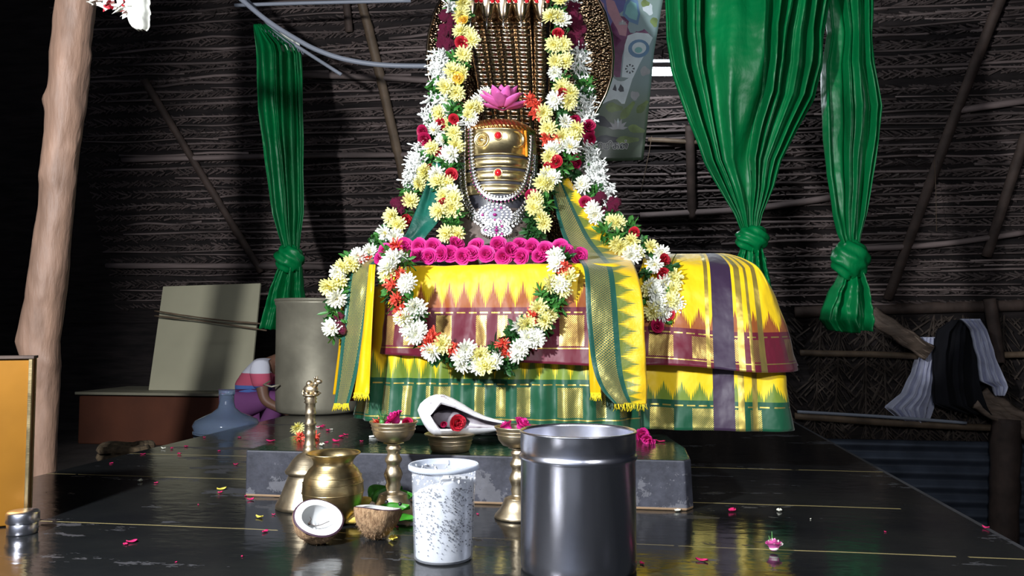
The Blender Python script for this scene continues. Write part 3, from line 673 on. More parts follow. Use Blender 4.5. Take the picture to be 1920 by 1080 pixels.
def onL(px, py, off=.0, r=LR):      # point on the lingam's cylinder seen at this pixel
    d = ray(px, py); a = d.x**2+d.y**2; ox, oy = CAM.x-LC.x, CAM.y-LC.y; r_ = r+off
    bb = 2*(d.x*ox+d.y*oy); cc = ox*ox+oy*oy-r_*r_; q = bb*bb-4*a*cc
    if q < 0: q = 0
    k = (-bb-math.sqrt(q))/(2*a); p = CAM+d*k; nr = Vector((p.x-LC.x, p.y-LC.y, 0)).normalized()
    return p, nr
def frame(nr):
    Z_ = nr; X_ = Vector((0, 0, 1)).cross(Z_).normalized(); Y_ = Z_.cross(X_); return Matrix((X_, Y_, Z_)).transposed()
for py in (254, 324):
    p, nr = onL(934, py, .006); Mx = frame(nr); b = MB()
    b.lathe([(0,.012),(.006,.011),(.011,.007),(.012,.0)], p, 14, M=Mx); o = b.build('red_gem', M['gem'], t)
    b = MB(); b.lathe([(.012,.0),(.014,.004),(.017,.004),(.018,.0)], p, 20, M=Mx); b.build('gem_setting', M['gold'], t)
p, nr = onL(903, 262, .004); Mx = frame(nr); b = MB()
b.lathe([(0,.006),(.006,.006),(.007,.002),(.026,.002),(.028,.006),(.031,.002),(.031,-.004)], p, 28, M=Mx)
for k in range(14):
    a = k/14*2*PI; b.ball(p+Mx@Vector((.016*math.cos(a), .016*math.sin(a), .003)), .006, 5, sc=(1, .5, .6), M=Mx@Matrix.Rotation(a, 3, 'Z'))
b.build('sun_disc', M['gold'], t)
p, nr = onL(969, 262, .004); Mx = frame(nr); b = MB(); vs = []
def cres(u, v):
    a = math.radians(-120)+u*math.radians(240); w_ = .015*math.sin(PI*u)**.7+.001
    r_ = .033; rr = r_-w_*v if v <= 1 else r_; return p+Mx@Vector((rr*math.cos(a), rr*math.sin(a), .002+.010*math.sin(PI*v)))
b.grid(cres, 30, 7); b.build('crescent_moon', M['gold'], t)
# necklaces
def necklace(name, label, pts, bead, sides, pend, colr):
    t = thing(name, onL(*pts[0])[0], label, 'necklace')
    cc = crom(pts, 400); P3 = []
    for (px, py) in cc:
        rr = LR+.012 if py < 385 else LR+.012+(py-385)*.0009
        p, nr = onL(px, py, 0, rr); P3.append((p, nr))
    b = MB(); d = 0; last = None; k = 0
    for i, (p, nr) in enumerate(P3):
        if last is None or (p-last).length >= bead*2.0:
            Mx = frame(nr); tn = (P3[min(i+1, len(P3)-1)][0]-P3[max(i-1, 0)][0]).normalized(); sd = tn.cross(nr).normalized()
            for (off, r_, mi) in sides:
                c = p+sd*off+nr*.002
                if mi == 0:
                    b.lathe([(0,.3*r_),(.35*r_,.3*r_),(.5*r_,.0),(.75*r_,.5*r_),(r_,.3*r_),(r_,-.3*r_)], c, 9, 0, M=Mx)
                else: b.ball(c, r_, 4, mi)
            last = p
    b.build('chain', colr, t)
    for (px, py, w_, h_, fn) in pend: fn(px, py, w_, h_, t)
    return t
def pendant(px, py, w_, h_, t):
    rr = LR+.02+(py-385)*.0009 if py > 385 else LR+.02
    p, nr = onL(px, py, 0, rr); Mx = frame(nr); W_, H_ = w_/F*2.97, h_/F*2.97; b = MB()
    b.lathe([(0,.004),(W_*.25,.004),(W_*.5,.001)], p, 20, 1, M=Mx, sy=H_/W_)
    for ring, cnt, rad in ((.95, 26, .0055), (.7, 18, .0058), (.45, 12, .005)):
        for k in range(cnt):
            a = k/cnt*2*PI; q = Vector((W_/2*ring*math.cos(a), H_/2*ring*math.sin(a)*(1+.25*math.cos(a)**2*0), .005+.003*(1-ring)))
            b.lathe([(0,.5*rad),(.4*rad,.4*rad),(.7*rad,.7*rad),(.9*rad,.3*rad),(.9*rad,-.5*rad)], p+Mx@q, 7, 2 if (k % 6 == 3 and ring < .8) else 0, M=Mx)
    for k in range(15):
        a = math.radians(195+k*150/14); b.ball(p+Mx@Vector((W_*.53*math.cos(a), H_*.58*math.sin(a), .002)), .0042, 5, sc=(.7, 1.6, .7), M=Mx)
    o = b.build('pendant', [M['silver'], M['silver_dark'], M['gemp']], t)
    g = MB().ball(p+nr*.008, .008, 6, sc=(1, 1, .7)); g.build('pendant_stone', M['gemp'], o)
stones = [M['silver'], M['gemp'], M['gold']]
necklace('stone_necklace', 'short necklace of white stones edged with red beads around the lingam', [(883,244),(884,290),(889,330),(900,355),(918,370),(940,374),(962,368),(980,350),(990,320),(995,285),(996,255)], .0062,
  [(0,.0078,0),(.010,.0028,1),(-.010,.0032,0),(.014,.0024,2)], [], stones)
necklace('silver_necklace', 'long silver necklace with an oval pendant hanging low on the lingam', [(866,228),(862,280),(862,330),(866,365),(876,392),(900,412),(930,424),(960,416),(985,392),(998,360),(1002,320),(1003,290)], .0075,
  [(0,.0092,0),(.0155,.0065,0),(-.0135,.0055,0)], [(928,403,66,42,pendant)], stones)
necklace('silver_necklace', 'outer silver necklace with a crescent pendant touching the lingam base', [(872,235),(871,300),(873,350),(882,385),(900,405),(925,414),(950,408),(976,392),(990,365),(997,330)], .007,
  [(0,.0085,0),(.013,.005,0)], [(931,432,56,24,pendant)], stones)
# orange thread line of marigold beads at right
b = MB(); 
for k in range(14): p, nr = onL(985+.6*k*.3, 247+k*3.4, .008); b.ball(p, .0055, 5, nz=.3)
tag(b.build('orange_bead_string', pm('marigold_thread', (.85, .30, .01), .6), org=onL(985, 250)[0]), 'short orange marigold string on the right of the gold forehead band', 'bead string')
# brass serpent hood ---------------------------------------------
HD = 3.42
hc = P(975, 470, HD); hc.z = .70
t = thing('serpent_hood', hc, 'tall brass five-headed serpent hood rising behind the lingam', 'sculpture')
n = NT('hammered_brass'); v_ = n.nd('ShaderNodeTexVoronoi'); v_.inputs['Scale'].default_value = 95; n.put(v_.inputs[0], n.obj())
n.set(col=n.ramp(n.noise(6, 3), [(.3, (.16, .10, .06)), (.7, (.34, .24, .14))]), rough=.22, metal=1); n.bump(v_.outputs[0], .9, .006); M['hammer'] = n.mat
M['bbrass'] = pm('belly_brass', (.58, .44, .30), .17, 1, .15, 10, .05, 30, .003)
rows = [(-80,905,1045),(-50,868,1082),(-10,835,1112),(30,816,1132),(70,806,1143),(110,803,1147),(150,806,1144),(180,818,1134),(210,840,1118),(240,866,1100),(280,880,1080),(340,885,1072),(470,880,1080)]
def hp(u, v):
    y = -80+550*v; xl, xr = lerpt(rows, y); q = 2*u-1
    p = P(xl+(xr-xl)*u, y, HD); wd = (xr-xl)/340
    return p - fw*(.07*q*q*wd - .03)
b = MB(); b.grid(hp, 60, 90); hood = b.build('hood_plate', M['hammer'], t, solid=.012)
b = MB(); b.tube([hp(0, i/60)-fw*.003 for i in range(57)], .007, 8); b.tube([hp(1, i/60)-fw*.003 for i in range(57)], .007, 8); b.build('hood_rim', M['bbrass'], t)
cols = [(883,924),(913,947),(944,970),(977,993),(1016,1016)]      # head x, lower x
for (hx, lx) in cols:
    b = MB()
    def bel(u, v, hx=hx, lx=lx):
        y = 18+290*v; cx = hx+(lx-hx)*min(1, v*1.15)**.8; wd = (33-11*v)/2/F*HD; a = PI*u
        rid = .20*abs(math.sin(PI*(v*21-.5*math.sin(a)))) + .05
        c = P(cx, y, HD-.10+.05*v)
        return c - rt*math.cos(a)*wd - fw*math.sin(a)*wd*(.45+rid)
    b.grid(bel, 14, 230); b.build('serpent_belly', M['bbrass'], t)
    b = MB(); hcx = P(hx, 12, HD-.2); th = Matrix.Rotation(YAW, 3, 'Z')
    b.lathe([(0,-.062),(.012,-.058),(.022,-.045),(.030,-.02),(.040,.01),(.046,.04),(.044,.07),(.030,.10),(0,.11)], hcx, 20, M=th, sy=.8)
    b.tube([hcx+Vector((0, .02, .03)), hcx+Vector((0, .09, .0)), P(hx, 45, HD-.06)], [.03, .028, .022], 10)
    hd = b.build('serpent_head', M['bbrass'], t)
    for s_ in (-1, 1):
        e = hcx+rt*s_*.022-fw*.028+Vector((0, 0, .012)); bb = MB()
        bb.lathe([(0,.006),(.006,.005),(.008,.0)], e, 12, M=frame(-fw)); bb.lathe([(.008,.0),(.010,.004),(.012,.0)], e, 14, mi=1, M=frame(-fw)); bb.build('eye', [M['gem'], M['bbrass']], hd)
    b = MB(); q = hcx+Vector((0, 0, -.045))-fw*.012; b.tube([q, q+Vector((0, -.004, -.03)), q+Vector((0, -.002, -.055))], [.004, .0035, .002], 6); b.build('tongue', M['silver'], hd)
# ------------------------------------------------------------------ flowers
def meshobj(b, name, mats):
    o = b.build(name, mats); me = o.data; bpy.data.objects.remove(o); return me
def petal(b, c, d, nrm, L, W, mi=0, cup=.25, tipw=.35, seg=3):
    d = d.normalized(); s = d.cross(nrm).normalized(); vs = []
    for i in range(seg+1):
        f = i/seg; w_ = W*(.35+.65*math.sin(PI*min(1, f*.75+.1))) if i < seg else W*tipw
        q = c + d*L*f + nrm*(cup*L*f*f)
        vs += [q-s*w_/2+nrm*.12*W, q-nrm*.05*W, q+s*w_/2+nrm*.12*W]
    fs = []
    for i in range(seg):
        k = i*3; fs += [(k, k+1, k+4, k+3), (k+1, k+2, k+5, k+4)]
    b.add(vs, fs, mi)
def mk_chrys(seed, r=1.):
    rn = random.Random(seed); b = MB(); Zv = Vector((0, 0, 1))
    for ring, cnt, L, el, z in ((0, 15, 1., .02, 0), (1, 14, .92, .32, .05), (2, 12, .74, .62, .10), (3, 10, .52, .95, .14)):
        for k in range(cnt):
            a = (k+.5*ring+rn.uniform(-.3, .3))/cnt*2*PI; e = el+rn.uniform(-.12, .12)
            d = Vector((math.cos(a)*math.cos(e), math.sin(a)*math.cos(e), math.sin(e))); nn = Vector((-math.cos(a)*math.sin(e), -math.sin(a)*math.sin(e), math.cos(e)))
            petal(b, Vector((0, 0, z*1.1))+d*.08, d, nn, L*rn.uniform(.82, 1.05), .25, 0, .22, .5)
    for k in range(26):
        a = rn.random()*2*PI; rr = .30*math.sqrt(rn.random()); c = Vector((rr*math.cos(a), rr*math.sin(a), .30-.5*rr*rr)); d = Vector((c.x*.8, c.y*.8, .4))
        petal(b, c-Vector((0, 0, .1)), d, Vector((0, 0, 1)).cross(d).cross(d).normalized()*-1 if d.length else Zv, .24, .10, 1, .2, .6, 2)
    b.ball((0, 0, .02), .34, 6, 0, sc=(1, 1, .6)); return b
def mk_rose(seed, full=1.):
    rn = random.Random(seed); b = MB()
    for k in range(17):
        f = k/16; a = k*2.4+rn.uniform(-.2, .2); r0 = .10+.52*f; h = .78-.42*f; wd = .75+.5*f; lean = .05+.55*f*full
        def fn(u, v, a=a, r0=r0, h=h, wd=wd, lean=lean, k=k):
            aa = a+(u-.5)*wd*2.1; top = h*(1-.35*(2*u-1)**2*1.1); rr = r0*(.55+.45*v)+lean*max(0, v-.55)*1.1
            rr *= 1+.06*noise.noise(Vector((aa*2, v*2, k*3.3+seed)))*2
            z = -.45+(.45+top)*v - .18*max(0, v-.8)*5*lean
            return Vector((rr*math.cos(aa), rr*math.sin(aa), z))
        b.grid(fn, 7, 6)
    b.ball((0, 0, -.25), .42, 6, 0, sc=(1, 1, .8)); return b
def mk_leaves(seed, n=26, L=1., W=.42):
    rn = random.Random(seed); b = MB()
    for k in range(n):
        d = Vector((rn.gauss(0, 1), rn.gauss(0, 1), rn.gauss(.15, .8))).normalized(); c = d*rn.uniform(.05, .3)+Vector((rn.uniform(-.2, .2), rn.uniform(-.2, .2), 0))
        nn = d.orthogonal().normalized(); nn = Matrix.Rotation(rn.random()*6.28, 3, d) @ nn
        petal(b, c, d, nn, rn.uniform(.5, .9)*L, rn.uniform(.22, W), 0, rn.uniform(-.2, .4), .15)
    return b
def mk_jas(seed):
    rn = random.Random(seed); b = MB()
    for k in range(46):
        d = Vector((rn.gauss(0, 1), rn.gauss(0, .7), rn.gauss(.1, .6))).normalized(); c = Vector((rn.uniform(-.35, .35), rn.uniform(-.5, .5), rn.uniform(-.2, .15)))
        e = c+d*rn.uniform(.55, .85); b.tube([c, c.lerp(e, .55), c.lerp(e, .82), e], [.035, .05, .085, .02], 5, 0)
    return b
def mk_crumple(seed, n=9):
    rn = random.Random(seed); b = MB()
    for k in range(n): b.ball((rn.uniform(-.45, .45), rn.uniform(-.5, .5), rn.uniform(-.1, .3)), rn.uniform(.3, .48), 9, 0, nz=.55, fr=4.5)
    return b
def mk_cross(seed):
    rn = random.Random(seed); b = MB()
    for k in range(44):
        d = Vector((rn.gauss(0, 1), rn.gauss(0, 1), rn.gauss(.3, .8))).normalized(); nn = Matrix.Rotation(rn.random()*6.28, 3, d) @ d.orthogonal().normalized()
        petal(b, d*.12, d, nn, rn.uniform(.45, .8), rn.uniform(.14, .26), 0, rn.uniform(0, .5), .6)
    return b
FL = {
 'w': ('chrysanthemum', [meshobj(mk_chrys(i), 'white_chrysanthemum', [M['wht_p'], M['yel_p']]) for i in (1, 2)], .035),
 'c': ('chrysanthemum', [meshobj(mk_chrys(i), 'cream_chrysanthemum', [M['wht_p'] if i == 3 else M['yel_p'], M['yel_c']]) for i in (3, 4, 5)], .035),
 'y': ('chrysanthemum', [meshobj(mk_chrys(i), 'yellow_chrysanthemum', [M['yel_p'], M['yel_c']]) for i in (6, 7)], .034),
 's': ('small_rose', [meshobj(mk_rose(9), 'yellow_rose', [pm('gold_rose_petal', (.9, .6, .08), .5)])], .030),
 'r': ('rose', [meshobj(mk_rose(10), 'red_rose', [M['red_p']])], .028),
 'm': ('cockscomb', [meshobj(mk_crumple(i), 'maroon_cockscomb', [M['mar_p']]) for i in (11, 12)], .045),
 'k': ('rose', [meshobj(mk_rose(14), 'crimson_rose', [pm('crimson_petal', (.42, .008, .07), .5)])], .032),
 'o': ('crossandra_cluster', [meshobj(mk_cross(i), 'orange_crossandra', [M['ora_p']]) for i in (15, 16)], .036),
 'l': ('leaf_tuft', [meshobj(mk_leaves(i), 'leaf_tuft', [M['leaf'] if i != 18 else M['leaf2']]) for i in (17, 18, 19)], .046),
 'j': ('tuberose_bunch', [meshobj(mk_jas(i), 'tuberose_bunch', [M['jas']]) for i in (20, 21)], .048),
}
def put(kind, p, size, parent, nrm=None, jit=.5):
    nm, meshes, s0 = FL[kind]; o = bpy.data.objects.new(nm, R.choice(meshes)); COL.objects.link(o)
    nrm = (nrm or -fw).normalized() + Vector((R.uniform(-jit, jit), R.uniform(-jit, jit), R.uniform(-jit, jit)))
    q = nrm.to_track_quat('Z', 'Y') @ Euler((0, 0, R.random()*6.28)).to_quaternion(); s = s0*size
    Mx = Matrix.Translation(p) @ q.to_matrix().to_4x4() @ Matrix.Diagonal((s, s, s, 1))
    if parent is not None: o.parent = parent; Mx = Matrix.Translation(-ORG[parent.name]) @ Mx
    o.matrix_local = Mx; return o
def z1(s): return [(600+float(a)/3.177, float(c)/3.177, k) for k, a, c in (x.split(',') for x in s.split())]
def z2(s): return [(x, y+300, k) for x, y, k in z1(s)]
def z3(s): return [(x, y+560, k) for x, y, k in z1(s)]
def z6(s): return [(1150+float(a)/2.348, 420+float(c)/2.348, k) for k, a, c in (x.split(',') for x in s.split())]
def garland(label, items, Dtab, path=None, org=None, size=1., dens=16):
    """Dtab: (py, D) rows"""
    x0, y0, _ = items[0]; t = thing('flower_garland', P(x0, y0, lerpt(Dtab, y0)[0]), label, 'garland')
    for (x, y, k) in items:
        D = lerpt(Dtab, y)[0]
        p = P(x, y, D) - fw*({'l': -.012, 'j': -.006, 'm': 0}.get(k, .012)+R.uniform(-.008, .008))
        put(k, p, size*R.uniform(.88, 1.1), t)
    if path:       # string and small dark leaves packed between the blossoms
        for pth in path:
            cc = [P(x, y, lerpt(Dtab, y)[0])+fw*.02 for x, y in crom(pth, 60)]
            MB().tube(cc, .012, 6, wob=.5).build('string', M['leaf2'], t)
            b = MB(); L = sum((a-c).length for a, c in zip(cc, cc[1:]))
            for k in range(int(L*dens*22)):
                c = cc[R.randrange(60)]; d = Vector((R.gauss(0, 1), R.gauss(-.3, .8), R.gauss(0, 1))).normalized(); nn = Matrix.Rotation(R.random()*6.28, 3, d) @ d.orthogonal().normalized()
                petal(b, c+d*R.uniform(0, .018), d, nn, R.uniform(.022, .034), R.uniform(.008, .018), 0 if R.random() < .5 else 1, R.uniform(-.2, .4), .2)
            tag(b.build('small_leaves', [M['leaf'], M['leaf2']], t), kind='stuff')
    return t
# left: mixed garland from the hood down to the left corner
outerL = z1("j,820,20 j,790,50 m,765,110 m,775,150 m,760,190 m,750,235 m,755,275 j,740,310 j,705,340 j,710,390 j,690,430 j,740,420 j,720,460 l,690,500 l,720,520 l,690,560 j,680,600 j,720,600 j,640,690 j,670,730 w,760,610 w,770,660 c,710,680 r,725,742 c,780,750 k,620,790 k,628,835 c,680,780 c,735,835 l,650,740 j,600,890 j,590,930 j,560,970 j,550,1020 c,670,890 r,715,912 l,700,850 l,640,940 l,680,960 c,630,1030 r,665,1010 c,740,960") + \
 z2("j,560,10 j,575,40 j,550,90 j,540,140 c,630,80 r,665,60 c,590,150 l,530,180 c,540,250 m,485,240 m,470,290 l,560,205 l,500,310 c,430,340 c,470,390 c,390,435 w,450,460 l,350,470 l,420,400 r,510,360 c,300,550 w,235,580 l,180,585 c,140,635 c,65,755 c,115,720 c,100,820 l,110,780 l,80,900 l,105,950 c,75,1000 l,85,1045 m,122,985 c,190,620 o,270,600 c,110,670")
garland('thick mixed flower garland falling from the hood to the left shrine corner', outerL,
  [(-10,3.16),(230,3.12),(330,3.05),(450,2.94),(500,2.84),(640,2.80)], [[(848,-20),(838,60),(828,140),(820,210),(800,280),(775,350),(735,420),(690,475),(645,505),(626,560),(624,620)]], dens=14)
innerL = z1("c,850,20 y,840,90 s,855,130 y,840,195 y,890,210 l,870,220 r,845,262 y,905,245 y,855,330 l,800,340 l,830,380 c,790,430 y,850,440 s,825,472 y,750,530 y,815,555 l,790,500 l,840,410 l,790,660 r,800,715 l,780,830 c,810,870 c,780,920 l,740,960 l,800,960 c,700,1040 r,785,1045 l,770,1010 c,800,800") + \
 z2("c,705,130 l,740,80 r,785,95 l,760,180 c,790,200 c,740,220 l,730,270 r,742,258 c,790,290 c,710,310 l,780,360 l,800,390 c,755,440 c,820,445 l,800,330 l,720,180 c,760,140 c,800,240")
garland('inner yellow flower garland down the left side of the lingam', innerL, [(-10,3.08),(230,3.03),(330,2.97),(460,2.86)],
  [[(866,-20),(868,60),(862,130),(850,190),(845,240),(842,300),(840,370),(848,435)]], dens=14)
outerR = z1("j,1500,20 j,1470,10 m,1500,75 m,1520,110 m,1515,155 m,1530,200 m,1530,245 j,1540,290 j,1560,330 j,1545,380 j,1550,425 l,1555,470 l,1590,500 l,1600,540 j,1570,560 j,1590,600 j,1575,650 j,1590,690 j,1590,720 k,1600,755 k,1595,790 k,1605,830 j,1600,880 j,1620,930 j,1610,980 j,1630,1030 j,1650,1060 k,1500,940 k,1525,975 c,1480,880 l,1530,950") + \
 z2("j,1650,20 j,1660,70 j,1670,110 j,1690,150 l,1530,90 c,1560,150 l,1640,190 j,1700,205 j,1710,240 m,1660,260 m,1720,270 m,1750,285 k,1580,255 c,1625,290 c,1640,330 l,1680,360 c,1770,380 l,1820,360 l,1855,400 l,1700,430 c,1740,370 c,1760,500 l,1760,450 r,1870,435 c,1850,480 c,1880,560") + \
 z6("w,100,120 w,75,140 y,30,100 l,30,60 c,160,105 c,210,130 r,220,160 c,180,180 r,212,222 l,250,190 l,150,210 c,160,265 c,220,260 c,265,240 c,260,290 w,180,300 w,210,325 c,170,385 w,215,390 c,272,355 r,240,400 k,190,450 l,262,420 l,150,330 l,240,330 l,225,430 c,150,290 w,190,350 c,250,340")
garland('thick mixed flower garland falling from the right of the hood to the spout', outerR,
  [(-10,3.16),(260,3.12),(380,3.04),(450,2.90),(500,2.80),(640,2.74)], [[(1062,-20),(1078,60),(1086,140),(1098,220),(1108,300),(1130,380),(1165,425),(1210,465),(1248,510),(1252,560),(1238,612)]], dens=14)
innerR = z1("y,1430,15 l,1430,60 y,1415,110 c,1440,130 y,1370,110 r,1415,207 y,1395,270 y,1450,270 l,1400,330 l,1430,310 c,1400,375 y,1465,370 w,1400,435 l,1440,480 c,1440,525 r,1440,567 c,1400,600 y,1480,610 l,1440,650 c,1490,560 o,1250,590 o,1280,630 o,1285,690 y,1330,680 c,1455,735 k,1510,720 c,1360,770 y,1440,820 y,1530,770 o,1340,830 o,1410,835 w,1380,890 w,1420,880 c,1490,880 y,1365,940 r,1405,970 r,1360,1005 l,1400,1020 l,1440,1000 c,1350,1050 l,1410,790 l,1380,960 y,1500,830 l,1480,950") + \
 z2("c,1355,85 y,1350,150 y,1320,140 c,1390,110 c,1280,240 y,1275,290 l,1340,250 k,1262,222 c,1315,350 y,1335,382 l,1280,390 l,1300,430 l,1250,425 l,1330,300 l,1270,350 l,1375,180")
garland('inner yellow flower garland down the right side of the lingam', innerR, [(-10,3.08),(230,3.03),(330,2.97),(460,2.86)],
  [[(1048,-20),(1045,60),(1046,130),(1050,200),(1038,270),(1028,340),(1012,400),(1005,440)]], dens=12)
front = z2("o,460,515 w,465,570 w,440,590 l,410,560 l,450,625 l,500,600 c,405,680 o,480,680 o,435,740 w,510,750 w,520,720 l,430,790 l,500,820 o,460,830 c,580,880 l,530,840 o,492,900 c,500,940 l,580,920 w,410,640 c,1430,740 c,1475,700 o,1450,640 o,1440,670 w,1410,620 c,1380,740 w,1400,570 l,1440,590 l,1380,820 l,1420,850 l,1350,830 l,1330,800 c,1450,770") + \
 z3("c,560,50 o,490,75 l,575,95 c,500,115 w,540,180 c,595,180 w,570,215 l,600,240 o,655,245 o,680,220 c,670,310 c,730,270 l,700,340 l,735,310 o,790,295 l,780,350 c,840,350 w,870,300 w,845,390 l,900,360 y,955,335 c,1040,370 c,985,400 w,950,395 l,1040,290 o,1090,270 o,1115,315 l,1110,340 l,1110,410 l,1150,380 l,1140,210 l,1180,190 w,1190,300 l,1150,260 c,1200,160 w,1240,230 w,1280,240 o,1270,110 l,1280,180 l,1300,150 c,1300,60 c,1360,100 c,1340,130 o,640,280 w,1170,330 c,1230,150 l,1370,60 l,1330,170")
garland('U-shaped flower garland hanging across the maroon-bordered silk front', front, [(460,2.70),(500,2.66),(600,2.615),(700,2.60)],
  [[(742,478),(728,530),(752,590),(800,640),(860,674),(915,682),(965,662),(1005,615),(1040,560),(1055,510),(1050,475)]], dens=20)
crown = z1("c,885,690 c,900,650 w,935,610 j,960,585 w,990,560 c,1010,575 j,880,720 w,915,700 c,940,640 l,850,660")
garland('short white and yellow garland curling over the lingam crown at left', crown, [(160,3.08),(230,3.02)], None, size=.8)
# lotus on the crown
lc = P(942, 210, 3.04)
t = thing('lotus_flower', lc, 'large pink lotus flower lying on the gold crown of the lingam', 'flower')
for ring, cnt, L, el, W in ((0, 8, .100, .15, .050), (1, 8, .092, .58, .050), (2, 8, .078, .95, .046), (3, 5, .068, 1.25, .040)):
    for k in range(cnt):
        a = (k+.5*ring)/cnt*2*PI+R.uniform(-.15, .15); e = el+R.uniform(-.1, .1); b = MB()
        d = Vector((math.cos(a)*math.cos(e), math.sin(a)*math.cos(e), math.sin(e))); nn = Vector((-math.cos(a)*math.sin(e), -math.sin(a)*math.sin(e), math.cos(e))); s_ = d.cross(nn)
        def fn(u, v, d=d, nn=nn, s_=s_, L=L, W=W):
            wv = W*(math.sin(PI*min(1, v**.75))**.8)*.5+.0004; q = 2*u-1
            return lc+Vector((0, 0, .012))+d*(L*v+.012)+s_*wv*q+nn*(.20*L*v*v+.35*wv*q*q)
        b.grid(fn, 7, 8); b.build('petal', M['lotus_p'], t, solid=.001)
b = MB(); b.ball(lc+Vector((.012, -.01, .066)), .024, 8, sc=(1, 1, 1.1), nz=.2); b.build('bud_heart', M['lotus_p'], t)
# roses along the front edge
rosem = [meshobj(mk_rose(30+i, 1.2), 'magenta_rose', [M['pink_p']]) for i in range(4)]
pos = z2("q,395,545 q,500,512 q,590,515 q,582,572 q,672,515 q,650,575 q,725,560 q,810,500 q,775,560 q,850,575 q,930,515 q,900,560 q,990,562 q,1060,505 q,1090,575 q,1135,540 q,1190,512 q,1200,575 q,1262,520 q,1310,575 q,1340,535 q,1430,520 q,1460,545 q,1540,570 q,370,590 q,450,545")
for i, (x, y, _) in enumerate(pos):
    upper = y < 300+535/3.177; yy = 2.72 if not upper else 2.775
    if x > 1065: yy += .03
    p = onY(x, y, yy+R.uniform(-.006, .006)); o = bpy.data.objects.new('rose_bloom', rosem[i % 4]); COL.objects.link(o)
    s = R.uniform(.034, .034); o.location = p; o.scale = (s, s, s)
    nr = -fw+Vector((R.uniform(-.6, .6), R.uniform(-.3, .3), R.uniform(-.2, .7))); o.rotation_euler = nr.to_track_quat('Z', 'Y').to_euler()
    lab = 'magenta rose in the packed row along the top front edge of the shrine'
    if i == 23: lab = 'magenta rose at the right end of the row, beside the broad sash'
    elif i == 24: lab = 'magenta rose at the left end of the row, beside the narrow sash'
    tag(o, lab, 'flower', 'magenta roses along the shrine front')
# ------------------------------------------------------------------ vessels and offerings on the platform
def at0(px, D): p = P(px, 700, D); return Vector((p.x, p.y, 0))
def k2(px, D): return px/F*D
# stainless steel pot
c = at0(1083, 1.715); r = .1225; h = .29
t = thing('steel_pot', c, 'large open cylindrical stainless steel pot, front right of the offerings', 'pot')
MB().lathe([(0,.004),(r*.93,.003),(r*.98,.0),(r,.008),(r,.03),(r,h-.062),(r+.003,h-.058),(r+.004,h-.053),(r+.001,h-.048),(r-.0005,h-.044),(r+.001,h-.036),(r+.0005,h-.006),(r+.003,h-.003),(r+.002,h),(r-.002,h),(r-.003,h-.006),(r-.003,h-.04),(r-.006,h-.052),(r-.004,h-.06),(r-.004,.012),(0,.01)], c, 96).build('pot_body', M['steel'], t)
M['water'] = NT('milky_water').set(col=(.10, .11, .13), rough=.05, spec=.8).mat
MB().lathe([(0,h-.075),(r-.0045,h-.075)], c, 64).build('water', M['water'], t)
# plastic container with curd and seeds
c = at0(833, 1.785); r0, r1, h = .065, .0725, .206
t = thing('plastic_container', c, 'translucent plastic container of white curd speckled with black seeds', 'container')
M['plas'] = NT('translucent_plastic').set(col=(.85, .90, 1), rough=.2, alpha=.26, spec=.4).mat
MB().lathe([(0,0),(r0-.004,.0),(r0,.004),(r1-.001,h-.012),(r1+.001,h-.010),(r1+.0015,h),(r1-.001,h+.001),(r1-.002,h-.002),(r0-.002,.008),(0,.004)], c, 72).build('container_wall', M['plas'], t)
n = NT('frosted_rim'); n.set(col=(.72, .78, .88), rough=.35, trans=.3, ior=1.2); M['prim'] = n.mat
MB().lathe([(r1+.0015,h-.012),(r1+.006,h-.010),(r1+.0065,h-.002),(r1+.004,h+.001),(r1+.0015,h-.001),(r1+.0015,h-.012)], c, 72).build('container_rim', M['prim'], t)
M['curd'] = pm('white_curd', (.88, .90, .93), .55, 0, .06, 20, .4, 40, .004)
def curdz(a): return .158+.022*math.sin(a+2.2)+.006*noise.noise(Vector((math.cos(a)*3, math.sin(a)*3, 0)))
def cf(u, v):
    a = u*2*PI; top = curdz(a); q = .985+.012*noise.noise(Vector((math.cos(a)*4, math.sin(a)*4, v*7)))
    if v < .8: z = .006+(top-.006)*v/.8; rr = (r0+(r1-r0)*z/h-.0035)*q
    else: z = top+.01*(v-.8)/.2*(1+noise.noise(Vector((u*9, v*9, 2)))); rr = (r0+(r1-r0)*top/h-.0035)*q*(1-(v-.8)/.2)
    return c+Vector((rr*math.cos(a), rr*math.sin(a), z))
cu = MB(); cu.grid(cf, 60, 50, cu=True); cu = cu.build('curd', M['curd'], t)
M['seed'] = pm('black_seed', (.008, .008, .01), .5); b = MB(); rs = random.Random(3)
for k in range(1500):
    a = rs.random()*2*PI; z = .014+.15*rs.random()**.75; ang = math.sin(a-.9)
    dens = .30+.9*math.exp(-((math.atan2(math.sin(a+1.15), math.cos(a+1.15)))/.75)**2)
    dens *= .35+1.1*min(1, z/.09)*max(0, .6+noise.noise(Vector((math.cos(a)*3, math.sin(a)*3, z*22))))
    if z < curdz(a) and rs.random() < dens*.8:
        rr = r0+(r1-r0)*z/h-.0026; b.ball(c+Vector((rr*math.cos(a), rr*math.sin(a), z)), rs.uniform(.0011, .0017), 3)
tag(b.build('black_seeds', M['seed'], cu), kind='stuff')
b = MB()
for k in range(90):
    a = rs.random()*2*PI; z = rs.uniform(.17, .202); rr = r1-.003; q = c+Vector((rr*math.cos(a), rr*math.sin(a), z)); b.ball(q, rs.uniform(.001, .0032), 4, sc=(1, 1, rs.uniform(.6, 2)))
tag(b.build('curd_splashes', M['curd'], t), kind='stuff')
